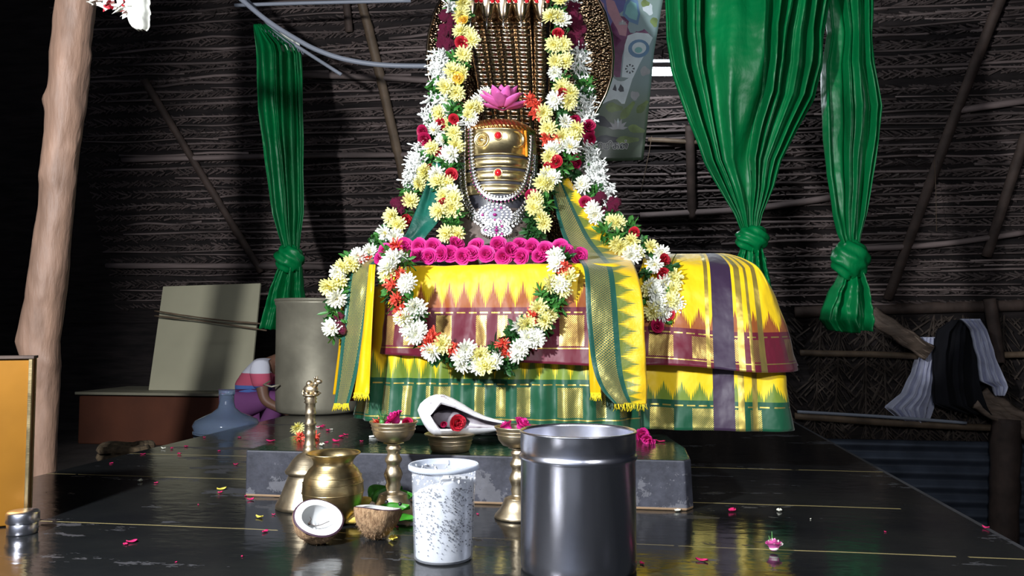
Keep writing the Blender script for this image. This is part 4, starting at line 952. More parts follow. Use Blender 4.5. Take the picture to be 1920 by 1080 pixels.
# brass water pot
c = at0(627, 2.10); s = 1.42/1000
t = thing('brass_pot', c, 'round-bellied polished brass water pot with a flared rim', 'pot')
pr = [(0,0),(24,0),(30,3),(40,14),(50,30),(54,46),(56,62),(55,78),(51,92),(44,103),(37,110),(36,114),(37,119),(42,126),(48,131),(50,132),(49,134),(46,133),(40,128),(35,121),(33,113),(40,104),(50,80),(52,60),(46,28),(0,6)]
MB().lathe([(a*s, z*s*.97) for a, z in pr], c, 72).build('pot_body', M['brass_pol'], t)
b = MB()
for (rr, z) in ((51.6, 91), (54.9, 79), (56, 60)): b.lathe([((rr-.3)*s, (z-1)*s*.97), ((rr+1)*s, z*s*.97), ((rr-.3)*s, (z+1)*s*.97)], c, 72)
b.build('turned_ring', M['brass_pol'], t)
MB().lathe([(0,.148),(.048,.148)], c, 40).build('water', M['water'], t)
# bell with a bull figure
c = at0(583, 2.30); s = 1.54/1000
t = thing('brass_bell', c, 'tall brass hand bell with a seated bull on its handle', 'bell')
pr = [(52,6),(57,0),(60,2),(59,7),(52,20),(45,38),(39,54),(37,60),(38,63),(43,64),(44,67),(40,72),(31,86),(22,95),(13,100),(10,103)]
MB().lathe([(a*s, z*s) for a, z in pr], c, 72).build('bell_body', M['brass'], t, solid=.003)
pr = [(0,99),(13,100),(12,104),(13,107),(10,110),(12,113),(10,116),(9,130),(11,134),(9,138),(9,150),(12,153),(9,157),(9,170),(11,172),(9,175),(9,190),(12,193),(10,196),(12,199),(10,202),(11,205),(0,206)]
MB().lathe([(a*s, z*s) for a, z in pr], c, 32).build('handle', M['brass'], t)
b = MB(); q = c+Vector((0, 0, 205*s))
b.ball(q+Vector((0, 0, .018)), .021, 10, sc=(1.05, .7, .75)); b.ball(q+Vector((-.004, 0, .034)), .010, 8)
b.tube([q+Vector((.008, -.002, .024)), q+Vector((.018, -.004, .036)), q+Vector((.022, -.006, .040))], [.010, .008, .007], 8)
b.ball(q+Vector((.026, -.006, .041)), .0085, 8, sc=(1.3, .8, .8))
for s_ in (-1, 1):
    b.tube([q+Vector((.020, -.006+s_*.004, .047)), q+Vector((.017, -.006+s_*.009, .052)), q+Vector((.020, -.006+s_*.008, .057))], [.003, .0025, .001], 6)
    b.ball(q+Vector((.018, -.006+s_*.010, .044)), .004, 5, sc=(.5, 1.2, .7))
    b.tube([q+Vector((.014, s_*.012, .010)), q+Vector((.024, s_*.012, .006)), q+Vector((.016, s_*.012, .003))], .0045, 6)
    b.tube([q+Vector((-.012, s_*.013, .012)), q+Vector((-.002, s_*.016, .005)), q+Vector((-.012, s_*.015, .003))], .005, 6)
b.tube([q+Vector((-.021, 0, .02)), q+Vector((-.025, 0, .008)), q+Vector((-.020, -.006, .003))], .0025, 6)
b.lathe([(0,-.001),(.021,-.001),(.023,.002),(.021,.005),(0,.005)], q, 20); b.build('bull_figure', M['brass'], t)
# stemmed lamps
lampprof = [(0,0),(44,0),(46,2),(44,6),(36,14),(30,24),(27,32),(20,35),(14,37),(13,40),(15,47),(13,52),(16,60),(18,66),(15,73),(12,78),(13,84),(16,88),(16,92),(12,97),(11,102),(14,107),(15,110),(12,113),(12,116),(20,118),(30,123),(38,132),(41,142),(42,149),(46,153),(46,155),(43,155),(39,151),(37,142),(28,130),(0,124)]
def lamp(px, D, lab, hs):
    c = at0(px, D); s = k2(1, D)*.98; t = thing('brass_oil_lamp', c, lab, 'lamp'); hz = hs/155.
    MB().lathe([(a*s, z*hz) for a, z in lampprof[:26]]+[(0,115*hz)], c, 56).build('stem', M['brass'], t)
    MB().lathe([(0,115*hz)]+[(a*s, z*hz) for a, z in lampprof[26:]], c, 56).build('bowl', M['brass'], t)
    b = MB()
    for (rr, z) in ((42.3, 147), (41, 141), (24.5, 33)): b.lathe([(rr*s, (z-.7)*hz), ((rr+.9)*s, z*hz), (rr*s, (z+.7)*hz)], c, 56)
    b.build('turned_ring', M['brass'], t)
    return c, s, hz*151
cL, sL, hL = lamp(739, 2.215, 'stemmed brass lamp holding a pink rose, left of the conch', .253)
cR, sR, hR = lamp(972, 2.17, 'stemmed brass lamp with wilted petals, behind the steel pot', .244)
def bloom(kind, p, s, lab, cat='flower', grp=None, nrm=None, name=None):
    o = put(kind, p, s, None, nrm); o.name = name or o.name; return tag(o, lab, cat, grp)
FL['p'] = ('rose', rosem, .036)
bloom('p', cL+Vector((.008, -.02, hL+.014)), .85, 'pink rose lying in the bowl of the left stemmed lamp', nrm=Vector((-.5, -.6, .8)), name='pink_rose')
bloom('o', cL+Vector((-.045, -.015, hL+.002)), .5, 'shrivelled red petals at the left of the left lamp bowl', 'petals', name='wilted_petals')
bloom('k', cL+Vector((.042, -.012, hL+.003)), .6, 'dark red petals at the right of the left lamp bowl', 'petals', name='wilted_petals')
b = MB(); q = cL+Vector((-.024, -.03, hL)); b.ball(q+Vector((0, 0, .006)), .008, 6, sc=(1, 1, 1.3))
for k in range(6): b.tube([q+Vector((0, 0, .008)), q+Vector((R.uniform(-.02, .012), R.uniform(-.01, .01), .02)), q+Vector((R.uniform(-.035, .015), R.uniform(-.01, .01), R.uniform(.025, .042)))], [.0018, .0014, .0005], 5)
tag(b.build('rose_hip', M['leaf'], org=q), 'green rose calyx with dry sepals beside the pink rose in the lamp', 'flower stem')
bloom('p', cR+Vector((.012, -.015, hR+.012)), .80, 'crumpled magenta rose in the bowl of the lamp behind the steel pot', nrm=Vector((.2, -.5, 1)), name='pink_rose')
bloom('p', cR+Vector((-.03, -.012, hR+.004)), .72, 'flattened magenta petals at the left of the lamp bowl behind the steel pot', 'petals', nrm=Vector((-.3, -.2, 1)), name='wilted_petals')
# brass dish under the conch
c = onZ(838, 850, SH); c = Vector((c.x, c.y+.045, SH)); s = 1.55/1000
t = thing('brass_dish', c, 'brass dish on the stone step carrying the white conch', 'bowl')
MB().lathe([(a*s, z*s) for a, z in [(0,0),(34,0),(37,2),(39,8),(41,16),(43,25),(44,28),(50,32),(51,34),(49,35),(43,31),(41,27),(36,6),(0,4)]], c, 64).build('dish_body', M['brass'], t)
b = MB()
for (rr, z) in ((41.3, 15), (42.7, 22)): b.lathe([(rr*s, (z-1)*s), ((rr+1)*s, z*s), ((rr+.6)*s, (z+1)*s)], c, 56)
b.build('turned_ring', M['brass'], t)
# conch: lofted shell with an open mouth towards the viewer
Dc = (c-CAM).dot(fw)-.01
tab = [(783,769,1),(788,770,13),(796,774,24),(806,778,34),(818,781,40),(832,782,40),(850,785,36),(870,789,29.5),(890,794,22.5),(910,797,16.5),(930,798,11.5),(950,799,8),(966,800,3)]
n = NT('white_conch'); f = n.noise(38, 4, rough=.6); col = n.ramp(f, [(.30, (.30, .26, .30)), (.39, (.84, .84, .88)), (.8, (.92, .92, .95))])
n.set(col=col, rough=.38, spec=.5); n.bump(n.noise(22, 4), .35, .004); M['conch'] = n.mat
n = NT('conch_inside'); n.set(col=n.ramp(n.noise(16, 4), [(.3, (.12, .09, .10)), (.7, (.36, .33, .37))]), rough=.4); M['conchin'] = n.mat  # inside tone darkened, shade of the mouth put into the colour
def shell(u, v, inn=0.):
    x = 783+183*(v**1.15); cy, r_ = lerpt(tab, x); f_ = (x-783)/183
    op = max(0, min(1, (f_-.15)/.10))
    gap = op*(.66-.30*max(0, (f_-.40)/.60))       # half opening angle in radians
    a0 = math.radians(176-14*f_)                       # opening direction: towards viewer, a little up
    th = a0+gap+(2*PI-2*gap)*u
    lip = 1+.10*op*(math.exp(-u/.07)+math.exp(-(1-u)/.07))*(1-f_)
    shoul = 1+.06*math.cos(3*th+5*f_)*(1-f_)*(1 if f_ < .5 else .5)
    rr = k2(r_, Dc)*lip*shoul*(1-inn)
    cc = P(x, cy, Dc); dy = Vector((-rt.y, rt.x, 0))
    return cc + Vector((0, 0, 1))*math.sin(th)*rr*(1.0 if math.sin(th) > 0 else .92) + dy*math.cos(th)*rr*1.05
b = MB(); b.grid(lambda u, v: shell(u, v), 60, 90); b.grid(lambda u, v: shell(1-u, v, .13), 60, 90, 1)
# close lips between outer and inner shells
for e in (0, 1):
    b.grid(lambda u, v, e=e: shell(e, v).lerp(shell(e, v, .13), u), 3, 90)
t = thing('conch_shell', P(870, 820, Dc), 'white conch shell lying in the brass dish with a rose in its mouth', 'shell')
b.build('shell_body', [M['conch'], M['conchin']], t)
bb = MB(); bb.ball(P(840, 786, Dc+.02), k2(26, Dc), 14, sc=(1.2, .5, .7), nz=.25); bb.build('inner_whorl', M['conchin'], t)
bloom('r', P(857, 793, Dc-.055), 1.05, 'dark red rose set in the mouth of the white conch', nrm=-fw+Vector((.1, 0, .15)), name='red_rose')
bloom('k', P(832, 795, Dc-.05), .40, 'small pink bud beside the red rose inside the conch', name='rose_bud')
# coconut halves
n = NT('coconut_husk'); f = n.noise(120, 5, sc=(1, 1, .35), rough=.7); n.set(col=n.ramp(f, [(.3, (.16, .08, .035)), (.7, (.55, .36, .20))]), rough=.9); n.bump(f, 1., .008); M['husk'] = n.mat
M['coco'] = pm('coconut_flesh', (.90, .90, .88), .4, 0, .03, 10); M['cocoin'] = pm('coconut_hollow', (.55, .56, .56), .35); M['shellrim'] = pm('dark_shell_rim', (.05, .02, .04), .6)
def coconut(c, r, rot, lab, sc):
    t = thing('coconut_half', (c.x, c.y, 0), lab, 'coconut')
    Mx = rot
    def o_(u, v):
        th = PI/2+v*PI/2; a = u*2*PI; q = 1+.05*noise.noise(Vector((math.cos(a)*2, math.sin(a)*2, v*3)))+.03*noise.noise(Vector((math.cos(a)*9, math.sin(a)*9, v*12)))
        edge = .02*math.sin(3*a+1)*math.exp(-v*6)
        return c+Mx@Vector((math.sin(th)*math.cos(a)*r*q*sc[0], math.sin(th)*math.sin(a)*r*q*sc[1], (math.cos(th)*sc[2]+edge)*r*q))
    b = MB(); b.grid(o_, 56, 28, cu=True); b.build('husk', M['husk'], t)
    def ring(r0, z0, r1_, z1_, nm, mt):
        b = MB(); b.grid(lambda u, v: c+Mx@Vector(((r0+(r1_-r0)*v)*r*sc[0]*math.cos(u*2*PI), (r0+(r1_-r0)*v)*r*sc[1]*math.sin(u*2*PI), (z0+(z1_-z0)*v+.02*math.sin(3*u*2*PI+1))*r)), 56, 4, cu=True); return b.build(nm, mt, t)
    ring(1.0, 0, .93, .03, 'shell_rim', M['shellrim']); ring(.93, .03, .66, .015, 'flesh', M['coco'])
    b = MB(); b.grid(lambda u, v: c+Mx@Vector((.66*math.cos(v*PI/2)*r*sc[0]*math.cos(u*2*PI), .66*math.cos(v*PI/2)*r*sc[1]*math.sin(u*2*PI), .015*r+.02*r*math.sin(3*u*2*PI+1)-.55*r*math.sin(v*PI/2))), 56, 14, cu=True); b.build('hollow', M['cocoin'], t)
    b = MB(); rc = random.Random(int(c.x*1e4))
    for k in range(520):
        a = rc.random()*2*PI; v = rc.random()**.6; p = o_(a/(2*PI), v); d = (p-c).normalized(); g = Vector((rc.gauss(0, .6), rc.gauss(0, .6), -1.2*rc.random()))
        L = rc.uniform(.004, .013); e = p+(d*.55+g*.8).normalized()*L; e.z = max(e.z, .001); p.z = max(p.z, .001); w_ = d.cross(g).normalized()*.0005
        b.add([p-w_, p+w_, e], [(0,1,2)])
    tag(b.build('husk_fibres', M['husk'], t), kind='stuff'); return t
c = at0(601, 1.90); r = .060; c.z = r*1.02
coconut(c, r, Matrix.Rotation(math.radians(14), 3, 'Z') @ Matrix.Rotation(math.radians(36), 3, 'X') @ Matrix.Rotation(math.radians(16), 3, 'Y'), 'coconut half tipped towards the viewer, showing its white flesh', (1, .94, 1.08))
c = at0(711, 1.955); r = .0575; c.z = .072
coconut(c, r, Matrix.Rotation(math.radians(-9), 3, 'X') @ Matrix.Rotation(math.radians(3), 3, 'Y'), 'coconut half sitting upright, brown husk towards the viewer', (1, 1, 1.22))
# betel leaves, banana leaf piece, cloves
def leafshape(b, c, L, W, rz, tilt, mi=0, curl=.2, roll=0):
    Mx = Matrix.Rotation(rz, 3, 'Z') @ Matrix.Rotation(tilt, 3, 'Y') @ Matrix.Rotation(roll, 3, 'X')
    def fn(u, v):
        w_ = W*(math.sin(PI*min(1, v**.65))**.8)*(1-.1*v)*.5+.0004; q = 2*u-1
        return c+Mx@Vector((L*v, w_*q, curl*W*q*q*.5+.02*L*math.sin(v*3)+.004*noise.noise(Vector((u*4, v*4, rz)))))
    b.grid(fn, 13, 18, mi)
for i, (px, py, z, L, W, rz, ti, ro, lb) in enumerate([
    (705,962,.018,.09,.075,.75,-.45,.5,'upper betel leaf standing behind the upright coconut half'),
    (700,975,.006,.10,.075,.25,-.22,.3,'betel leaf lying lowest in the pile behind the upright coconut half'),
    (722,960,.020,.085,.07,.1,-.28,.7,'bright betel leaf curving over to the right behind the coconut'),
    (690,955,.03,.075,.06,.95,-.2,.9,'dark betel leaf at the back left of the small pile'),
    (735,978,.004,.07,.05,-.2,-.05,.2,'betel leaf with its tip showing beside the plastic container')]):
    p = onZ(px, py); p.z = z; b = MB(); leafshape(b, p, L, W, rz, ti, 0, .3, ro)
    tag(b.build('betel_leaf', M['betel'], solid=.0006, org=p), lb, 'leaf', 'betel leaves behind the coconut')
M['banana'] = pm('banana_peel', (.72, .50, .10), .55, 0, .2, 25)
p = onZ(655, 968); p.z = .012; b = MB()
b.tube(crom([tuple(p+Vector(q)) for q in ((-.045,.01,.012),(-.02,0,.016),(.01,-.005,.018),(.045,.0,.03),(.06,.004,.036))], 24), [.004, .008, .012, .014, .015, .015, .016, .016, .016, .016, .016, .016, .016, .015, .015, .015, .014, .014, .013, .012, .010, .008, .006, .004], 7, wob=.15)
tag(b.build('banana', M['banana'], org=p), 'small yellow banana lying between the two coconut halves', 'fruit')
p = onZ(655, 985); p.z = .008; b = MB(); 
b.tube(crom([tuple(p+Vector(q)) for q in ((-.03,.0,.012),(0,0,.010),(.035,.004,.006))], 12), [.003,.009,.012,.013,.013,.013,.013,.013,.012,.011,.008,.003], 7, wob=.15)
tag(b.build('banana', M['banana'], org=p), 'second small banana, lower and shaded, in front of the brass pot', 'fruit')
for (px, py) in ((725, 941), (750, 945)):
    p = P(px, py, 1.93); b = MB(); b.ball(p, .0045, 6, nz=.3); tag(b.build('black_berry', M['seed'], org=p), 'small black berry on the rim of the upright coconut half', 'berry', 'black berries on the coconut rim')
# twig lying in the open coconut
p = P(597, 985, 1.885); b = MB(); b.tube([p+rt*-.022+up*.004, p+rt*-.006-up*.002, p+rt*.008+up*.002, p+rt*.026+up*.010], .0009, 5)
b.tube([p+rt*-.022+up*.004, p+rt*-.017+up*.014, p+rt*-.02+up*.02], .0008, 5); b.ball(p+rt*-.022+up*.004, .0035, 5)
tag(b.build('dry_twig', M['wood2'], org=p), 'thin dry twig across the hollow of the tipped coconut half', 'twig')
# white plate with a brown lump at the foot of the right lamp
p = onZ(962, 975); b = MB(); t = thing('small_plate', p, 'small pale leaf plate with a brown lump beside the steel pot', 'plate')
b.lathe([(0,.001),(.022,.001),(.030,.004),(.031,.006),(.022,.003),(0,.003)], p, 30); b.build('plate_dish', M['bamboo'], t)
tag(MB().ball(p+Vector((.005, 0, .010)), .010, 8, sc=(1, 1, .8), nz=.5, fr=5).build('jaggery_lump', pm('brown_lump', (.20, .07, .03), .6), org=p+Vector((.005, 0, .003))), 'small brown lump on the pale leaf plate by the steel pot', 'food')
# loose petals ----------------------------------------------------
def one_petal(px, py, s, mt, lab, grp, z=0., name='fallen_petal', cat='petal'):
    p = onZ(px, py, z); p.z = z+.0012; b = MB(); a = R.random()*6.28; W = s*R.uniform(.5, .8); cu = R.uniform(.2, .6)
    def fn(u, v):
        q = 2*u-1; w_ = W*.5*math.sin(PI*(v**.8*.9+.07)); x = s*(v-.5)
        return p+Matrix.Rotation(a, 3, 'Z')@Vector((x, w_*q, cu*s*.28*(q*q+(2*v-1)**2)+.0008*math.sin(9*u+7*v)))
    b.grid(fn, 7, 7); o = b.build(name, mt, solid=.0006, org=p); return tag(o, lab, cat, grp)
for (x, y, s) in [(383,821,.02),(349,838,.03),(322,842,.025),(336,852,.028),(268,852,.026),(209,869,.022),(411,846,.022),(442,872,.022),(449,821,.03),(506,828,.034),(413,925,.022),(463,930,.02),(470,938,.024),(505,931,.02),(497,998,.024),(247,1017,.030),(236,1021,.02),(513,966,.012),(330,1055,.006),(454,1044,.01),(372,947,.008),(293,906,.018)]:
    one_petal(x, y, s*.8, M['petalr'], 'fallen red-pink petal on the black platform left of the stone step', 'pink petals on the left of the platform')
for (x, y, s, lb) in [(1372,959,.027,'single bright pink petal right of the stone step, near the dropped white bud'),(1316,1052,.027,'pink petal near the bottom edge right of the steel pot'),(1660,998,.008,'tiny pink petal far out on the right of the platform'),(1848,991,.018,'dim red petal near the far right edge of the platform'),(1204,1058,.014,'small pink petal at the foot of the steel pot, on its right'),(770,968,.016,'pink petal half hidden left of the plastic container'),(745,990,.012,'pink petal in front of the upright coconut half'),(936,968,.012,'small dark pink petal between container and steel pot'),(896,965,.01,'pink petal at the right foot of the plastic container')]:
    one_petal(x, y, s, M['petalr'], lb, None)
M['petaly'] = pm('yellow_petal', (.85, .68, .10), .5); M['petalw'] = pm('pale_petal', (.85, .85, .72), .5)
for (x, y, s, mt, lb) in [(486,971,.024,'petaly','yellow petal on the platform in front of the brass bell'),(737,1013,.036,'petaly','large yellow petal on the platform below the upright coconut half'),(926,938,.02,'petaly','yellow petal at the foot of the right stemmed lamp'),(306,842,.024,'petalw','white petal near the left edge of the platform, beside red ones'),(263,903,.028,'petalw','pale petal alone in the middle left of the platform'),(416,919,.03,'petaly','yellow-green petal beside a pink one on the left of the platform'),(1461,959,.022,'petalw','dropped white bud on the platform right of the stone step'),(1271,959,.024,'petalw','pale greenish bud just in front of the stone step at right'),(1520,974,.005,'petalw','tiny white fleck on the right of the platform'),(700,819,.0,'petalw','')]:
    if s: one_petal(x, y, s, M[mt], lb, None)
# things on the stone step
bloom('c', onZ(557, 812, SH)+Vector((0, 0, .02)), .75, 'cream chrysanthemum lying on the left of the stone step', name='chrysanthemum')
bloom('o', onZ(562, 826, SH)+Vector((0, 0, .012)), .75, 'orange-red blossom cluster on the step left of the bell handle', name='crossandra_cluster')
bloom('o', onZ(592, 824, SH)+Vector((0, 0, .010)), .65, 'orange-red blossom cluster on the step right of the bell handle', name='crossandra_cluster')
for (x, y, s) in [(600,802,.035),(615,808,.028),(640,820,.03),(630,829,.03),(507,828,.03),(607,799,.02),(612,830,.015),(648,816,.025),(678,828,.012)]:
    one_petal(x, y, s, M['petalr'], 'pink petal scattered on the wet left half of the stone step', 'pink petals on the step', SH)
for (x, y, s) in [(622,806,.022),(596,803,.018),(604,836,.03)]:
    one_petal(x, y, s, M['petalw'], 'white petal scattered among the pink ones on the stone step', 'white petals on the step', SH)
b = MB(); p = onZ(700, 820, SH)+Vector((0, 0, .003)); b.tube([p-Vector((.012, .008, 0)), p+Vector((.012, .010, .002))], .003, 8); tag(b.build('tuberose_bud', M['jas'], org=p), 'single white tuberose bud on the step left of the dish', 'flower')
for (x, y, s, lb) in [(1203,824,.85,'crumpled pink rose head on the right of the stone step, against the steel pot'),(1216,832,.7,'pink rose head lying flat in front of the crumpled one on the step')]:
    bloom('p', onZ(x, y, SH)+Vector((0, 0, .014)), s, lb, name='pink_rose')
one_petal(1238, 829, .032, M['petalr'], 'pink petal alone at the right end of the stone step', None, SH)
p = onZ(1451, 1036)
t = thing('fallen_rose', p, 'pink and white rose with green sepals lying on the floor joint at right', 'flower')
o = MB(); rb = mk_rose(77, .6)
for v_ in rb.v: pass
s = .022; o.v = [p+Vector((0, 0, .016))+Vector((v.x*s*1.15, v.y*s, v.z*s)) for v in rb.v]; o.f, o.m, o.uv = rb.f, rb.m, rb.uv
o.m = [0 if (i//80) % 3 else 1 for i in range(len(o.f))]; o.build('petals', [M['lotus_p'], M['wht_p']], t)
b = MB()
for d in ((-.010,.004,.030),(-.003,.004,.040),(.004,.004,.026)): b.tube([p+Vector((-.002, .006, .020)), p+Vector((d[0]*.6, d[1]+.004, d[2]*.8)), p+Vector(d)+Vector((0, 0, .006))], [.003, .002, .0006], 6)
b.build('sepals', M['leaf'], t)
# banner hanging behind the hood at right --------------------------
BD = 3.85
def bp(u, v, off=0.):      # u 0..1 across, v 0..1 down
    y = -60+360*v; xl, xr = lerpt([(-60,1050,1250),(0,1060,1243),(100,1070,1226),(200,1080,1217),(300,1092,1206)], y)
    return P(xl+(xr-xl)*u, y+ (2*math.sin(PI*u)), BD+.012*math.sin(u*5+v*3)) - fw*off
n = NT('banner_ground'); u_, v_ = n.uv()
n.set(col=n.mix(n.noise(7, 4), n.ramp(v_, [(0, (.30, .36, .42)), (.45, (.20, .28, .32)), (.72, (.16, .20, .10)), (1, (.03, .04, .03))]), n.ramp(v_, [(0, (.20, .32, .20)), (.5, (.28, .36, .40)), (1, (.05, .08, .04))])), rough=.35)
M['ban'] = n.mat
t = thing('printed_banner', bp(.5, 1), 'printed devotional banner with lotus and white throne behind the hood at right', 'banner')
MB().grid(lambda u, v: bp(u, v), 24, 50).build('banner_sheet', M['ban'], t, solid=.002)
def bpx(px, py, off):
    y = py; v = (y+60)/360; xl, xr = lerpt([(-60,1050,1250),(0,1060,1243),(100,1070,1226),(200,1080,1217),(300,1092,1206)], y); return bp((px-xl)/(xr-xl), v, off)
def zb_(s): return [(1060+float(a)/3.6, float(c)/3.6) for a, c in (q.split(',') for q in s.split())]
def shape(nm, pts, mt, off):
    cx = sum(p[0] for p in pts)/len(pts); cy = sum(p[1] for p in pts)/len(pts); b = MB()
    k = len(pts); rings = []
    vs = [bpx(cx, cy, off)]
    for f in (.33, .66, 1.): vs += [bpx(cx+(x-cx)*f, cy+(y-cy)*f, off) for x, y in pts]
    fs = [(0, 1+i, 1+(i+1) % k) for i in range(k)]
    for r_ in range(2): fs += [(1+r_*k+(i+1) % k, 1+r_*k+i, 1+(r_+1)*k+i, 1+(r_+1)*k+(i+1) % k) for i in range(k)]
    b.add(vs, fs); return b.build(nm, mt, t)
def flat(nm, c, var=.15): return pm(nm, c, .4, 0, var, 14)
B_ = dict(robe=flat('print_plum', (.16, .05, .12), .4), pink=flat('print_pink', (.42, .22, .26)), blue=flat('print_blue', (.12, .22, .36)), wht=flat('print_white', (.55, .62, .66)), grn=flat('print_green', (.16, .22, .08), .5), drk=flat('print_dark', (.03, .035, .05)), teal=flat('print_teal', (.20, .42, .42)), gry=flat('print_grey', (.34, .34, .36)), vio=flat('print_violet', (.12, .12, .30)))
shape('print_robe', zb_('200,140 300,90 420,110 540,200 580,240 480,220 415,260 385,370 370,515 300,515 310,350 290,200'), B_['robe'], .0015)
shape('print_blue_cloth', zb_('140,-100 420,-100 400,60 330,110 290,200 240,120'), B_['vio'], .0018)
shape('print_limb', zb_('90,-40 180,-60 260,20 265,90 240,130 180,60 110,40'), B_['pink'], .0021)
shape('print_limb', zb_('270,-20 330,0 375,110 420,160 410,240 365,230 350,190 320,140 285,70'), B_['pink'], .0022)
shape('print_cushion', zb_('440,-40 490,0 505,90 490,165 430,140 385,95 400,20'), B_['blue'], .002)
shape('print_cushion_face', zb_('440,0 478,20 490,90 480,135 430,115 402,85 415,30'), B_['teal'], .0025)
shape('print_throne_post', zb_('420,235 480,215 560,225 590,255 555,330 500,430 455,525 380,515 390,400 400,300'), B_['wht'], .0026)
shape('print_medallion', [(1060+(495+72*math.cos(a))/3.6, (325+62*math.sin(a))/3.6) for a in [i/20*2*PI for i in range(20)]], B_['blue'], .003)
shape('print_medallion', [(1060+(497+48*math.cos(a))/3.6, (322+40*math.sin(a))/3.6) for a in [i/20*2*PI for i in range(20)]], B_['wht'], .0034)
shape('print_medallion', [(1060+(493+26*math.cos(a))/3.6, (335+20*math.sin(a))/3.6) for a in [i/20*2*PI for i in range(20)]], B_['teal'], .0038)
shape('print_throne_seat', zb_('300,515 455,520 430,600 400,695 235,695'), B_['wht'], .0026)
for a in range(8):
    an = a*PI/4; cx, cy = 1060+435/3.6, 460/3.6; q = [(cx+(4+0*8)*math.cos(an)+1.6*math.cos(an+s_*1.57)*g, cy+4*math.sin(an)+1.6*math.sin(an+s_*1.57)*g) for s_, g in ((1, .4), (-1, .4))]
    shape('print_rosette', [(cx+4*math.cos(an), cy+4*math.sin(an)), (cx+9*math.cos(an-.22), cy+9*math.sin(an-.22)), (cx+9*math.cos(an+.22), cy+9*math.sin(an+.22))], B_['drk'], .0032)
shape('print_crest', zb_('318,600 335,560 345,590 345,610'), B_['drk'], .0032); shape('print_crest', zb_('355,600 372,562 392,585 395,612 370,615'), B_['drk'], .0032)
for (px, py, L, W, a, m_) in [(330,720,120,60,.1,'grn'),(420,740,150,50,-.9,'grn'),(470,640,60,60,-.4,'gry'),(520,720,110,46,-.8,'grn'),(260,820,130,60,.5,'drk'),(480,870,120,50,.3,'grn'),(300,940,200,60,0.,'drk'),(540,480,70,60,.2,'gry'),(560,60,90,60,1.1,'wht'),(600,150,70,46,1.3,'grn'),(540,20,60,46,.2,'grn'),(420,940,160,50,0,'grn')]:
    cx, cy = 1060+px/3.6, py/3.6; q = []
    for i in range(14):
        th = i/14*2*PI; x_, y_ = L/7.2*math.cos(th), W/7.2*math.sin(th)*(1+.3*math.cos(3*th)); q.append((cx+x_*math.cos(a)-y_*math.sin(a), cy+x_*math.sin(a)+y_*math.cos(a)))
    shape('print_leaf' if m_ == 'grn' else 'print_cloud', q, B_[m_], .0014 if m_ != 'grn' else .0017)
for (fx, fy, s_) in [(355,830,80), (385,145,38)]:
    for a in (-80, -50, -20, 20, 50, 80, 0):
        an = math.radians(a-90); cx, cy = 1060+fx/3.6, (fy+s_*.45)/3.6; L = s_/3.6*(.95 if abs(a) < 60 else .85)
        shape('print_lotus', [(cx, cy), (cx+L*.55*math.cos(an-.28), cy+L*.55*math.sin(an-.28)), (cx+L*math.cos(an), cy+L*math.sin(an)), (cx+L*.55*math.cos(an+.28), cy+L*.55*math.sin(an+.28))], B_['gry'] if a else B_['wht'], .0036+.0001*abs(a)/20)
# Tamil lettering on the banner
def strokes(lst, ox, oy, s, nm, mt, w_, off):
    b = MB()
    for st in lst:
        cc = crom([(ox+x*s, oy+y*s) for x, y in st], max(4, 6*len(st))) if len(st) > 2 else [(ox+x*s, oy+y*s) for x, y in st]
        for i, (x, y) in enumerate(cc):
            for j in ((i, i+1),) if i+1 < len(cc) else ():
                (x0, y0), (x1, y1) = cc[j[0]], cc[j[1]]; dx, dy = x1-x0, y1-y0; L = math.hypot(dx, dy) or 1; ex, ey = dx/L*w_*.4, dy/L*w_*.4; nx, ny = -dy/L*w_/2, dx/L*w_/2
                b.add([bpx(x0-ex+nx, y0-ey+ny, off), bpx(x1+ex+nx, y1+ey+ny, off), bpx(x1+ex-nx, y1+ey-ny, off), bpx(x0-ex-nx, y0-ey-ny, off)], [(0,1,2,3)])
    return b.build(nm, mt, t)
aa = [[(0,10),(0,0),(6,0),(6,10)]]                                             # aa sign
ma = [[(11,0),(11,10),(20,10),(20,1),(17,0),(15,3),(15,10)], [(20,1),(22,-4),(25,-5),(27,-1),(27,4)]]   # mi
ka = [[(30,0),(41,0)], [(35,0),(35,10)], [(35,5),(31,5),(31,9),(35,9)], [(35,5),(39,4),(42,7),(40,10)]]
la = [[(46,10),(46,2),(50,0),(53,3),(52,9),(48,9),(48,5)], [(53,3),(56,0),(60,1),(60,5),(58,10)]]
dot = [[(56.2,-6),(57.4,-6)]]
M['ink'] = pm('white_outline_ink', (.62, .62, .60), .5)
strokes(aa+ma+ka+la+dot, 1123, 268, .88, 'lettering_outline', M['ink'], 3.6, .0042)
strokes(aa+ma+ka+la+dot, 1123, 268, .88, 'lettering', B_['drk'], 1.7, .0050)
# person crouching behind the drum ---------------------------------
def skinmesh(name, verts, edges, mat, parent, sub=2, root=0):
    me = bpy.data.meshes.new(name); org = ORG[parent.name]; me.from_pydata([Vector(v[:3])-org for v in verts], edges, []); me.materials.append(mat)
    o = bpy.data.objects.new(name, me); COL.objects.link(o); o.parent = parent; ORG[o.name] = org
    m_ = o.modifiers.new('skin', 'SKIN'); m_.use_smooth_shade = True
    sk = me.skin_vertices[0].data if me.skin_vertices else None
    if sk is None:
        bpy.context.view_layer.objects.active = o; bpy.ops.object.mode_set(mode='OBJECT')
        import bmesh; bm = bmesh.new(); bm.from_mesh(me); bm.verts.layers.skin.verify(); bm.to_mesh(me); bm.free(); sk = me.skin_vertices[0].data
    for i, v in enumerate(verts): sk[i].radius = (v[3], v[4] if len(v) > 4 else v[3]); sk[i].use_root = (i == root)
    s_ = o.modifiers.new('sub', 'SUBSURF'); s_.levels = sub; s_.render_levels = sub; return o
DPn = 5.62
def Q(px, py, dd=0.): return P(px, py, DPn+dd)
def V(p, *r): return (p.x, p.y, p.z, *r)
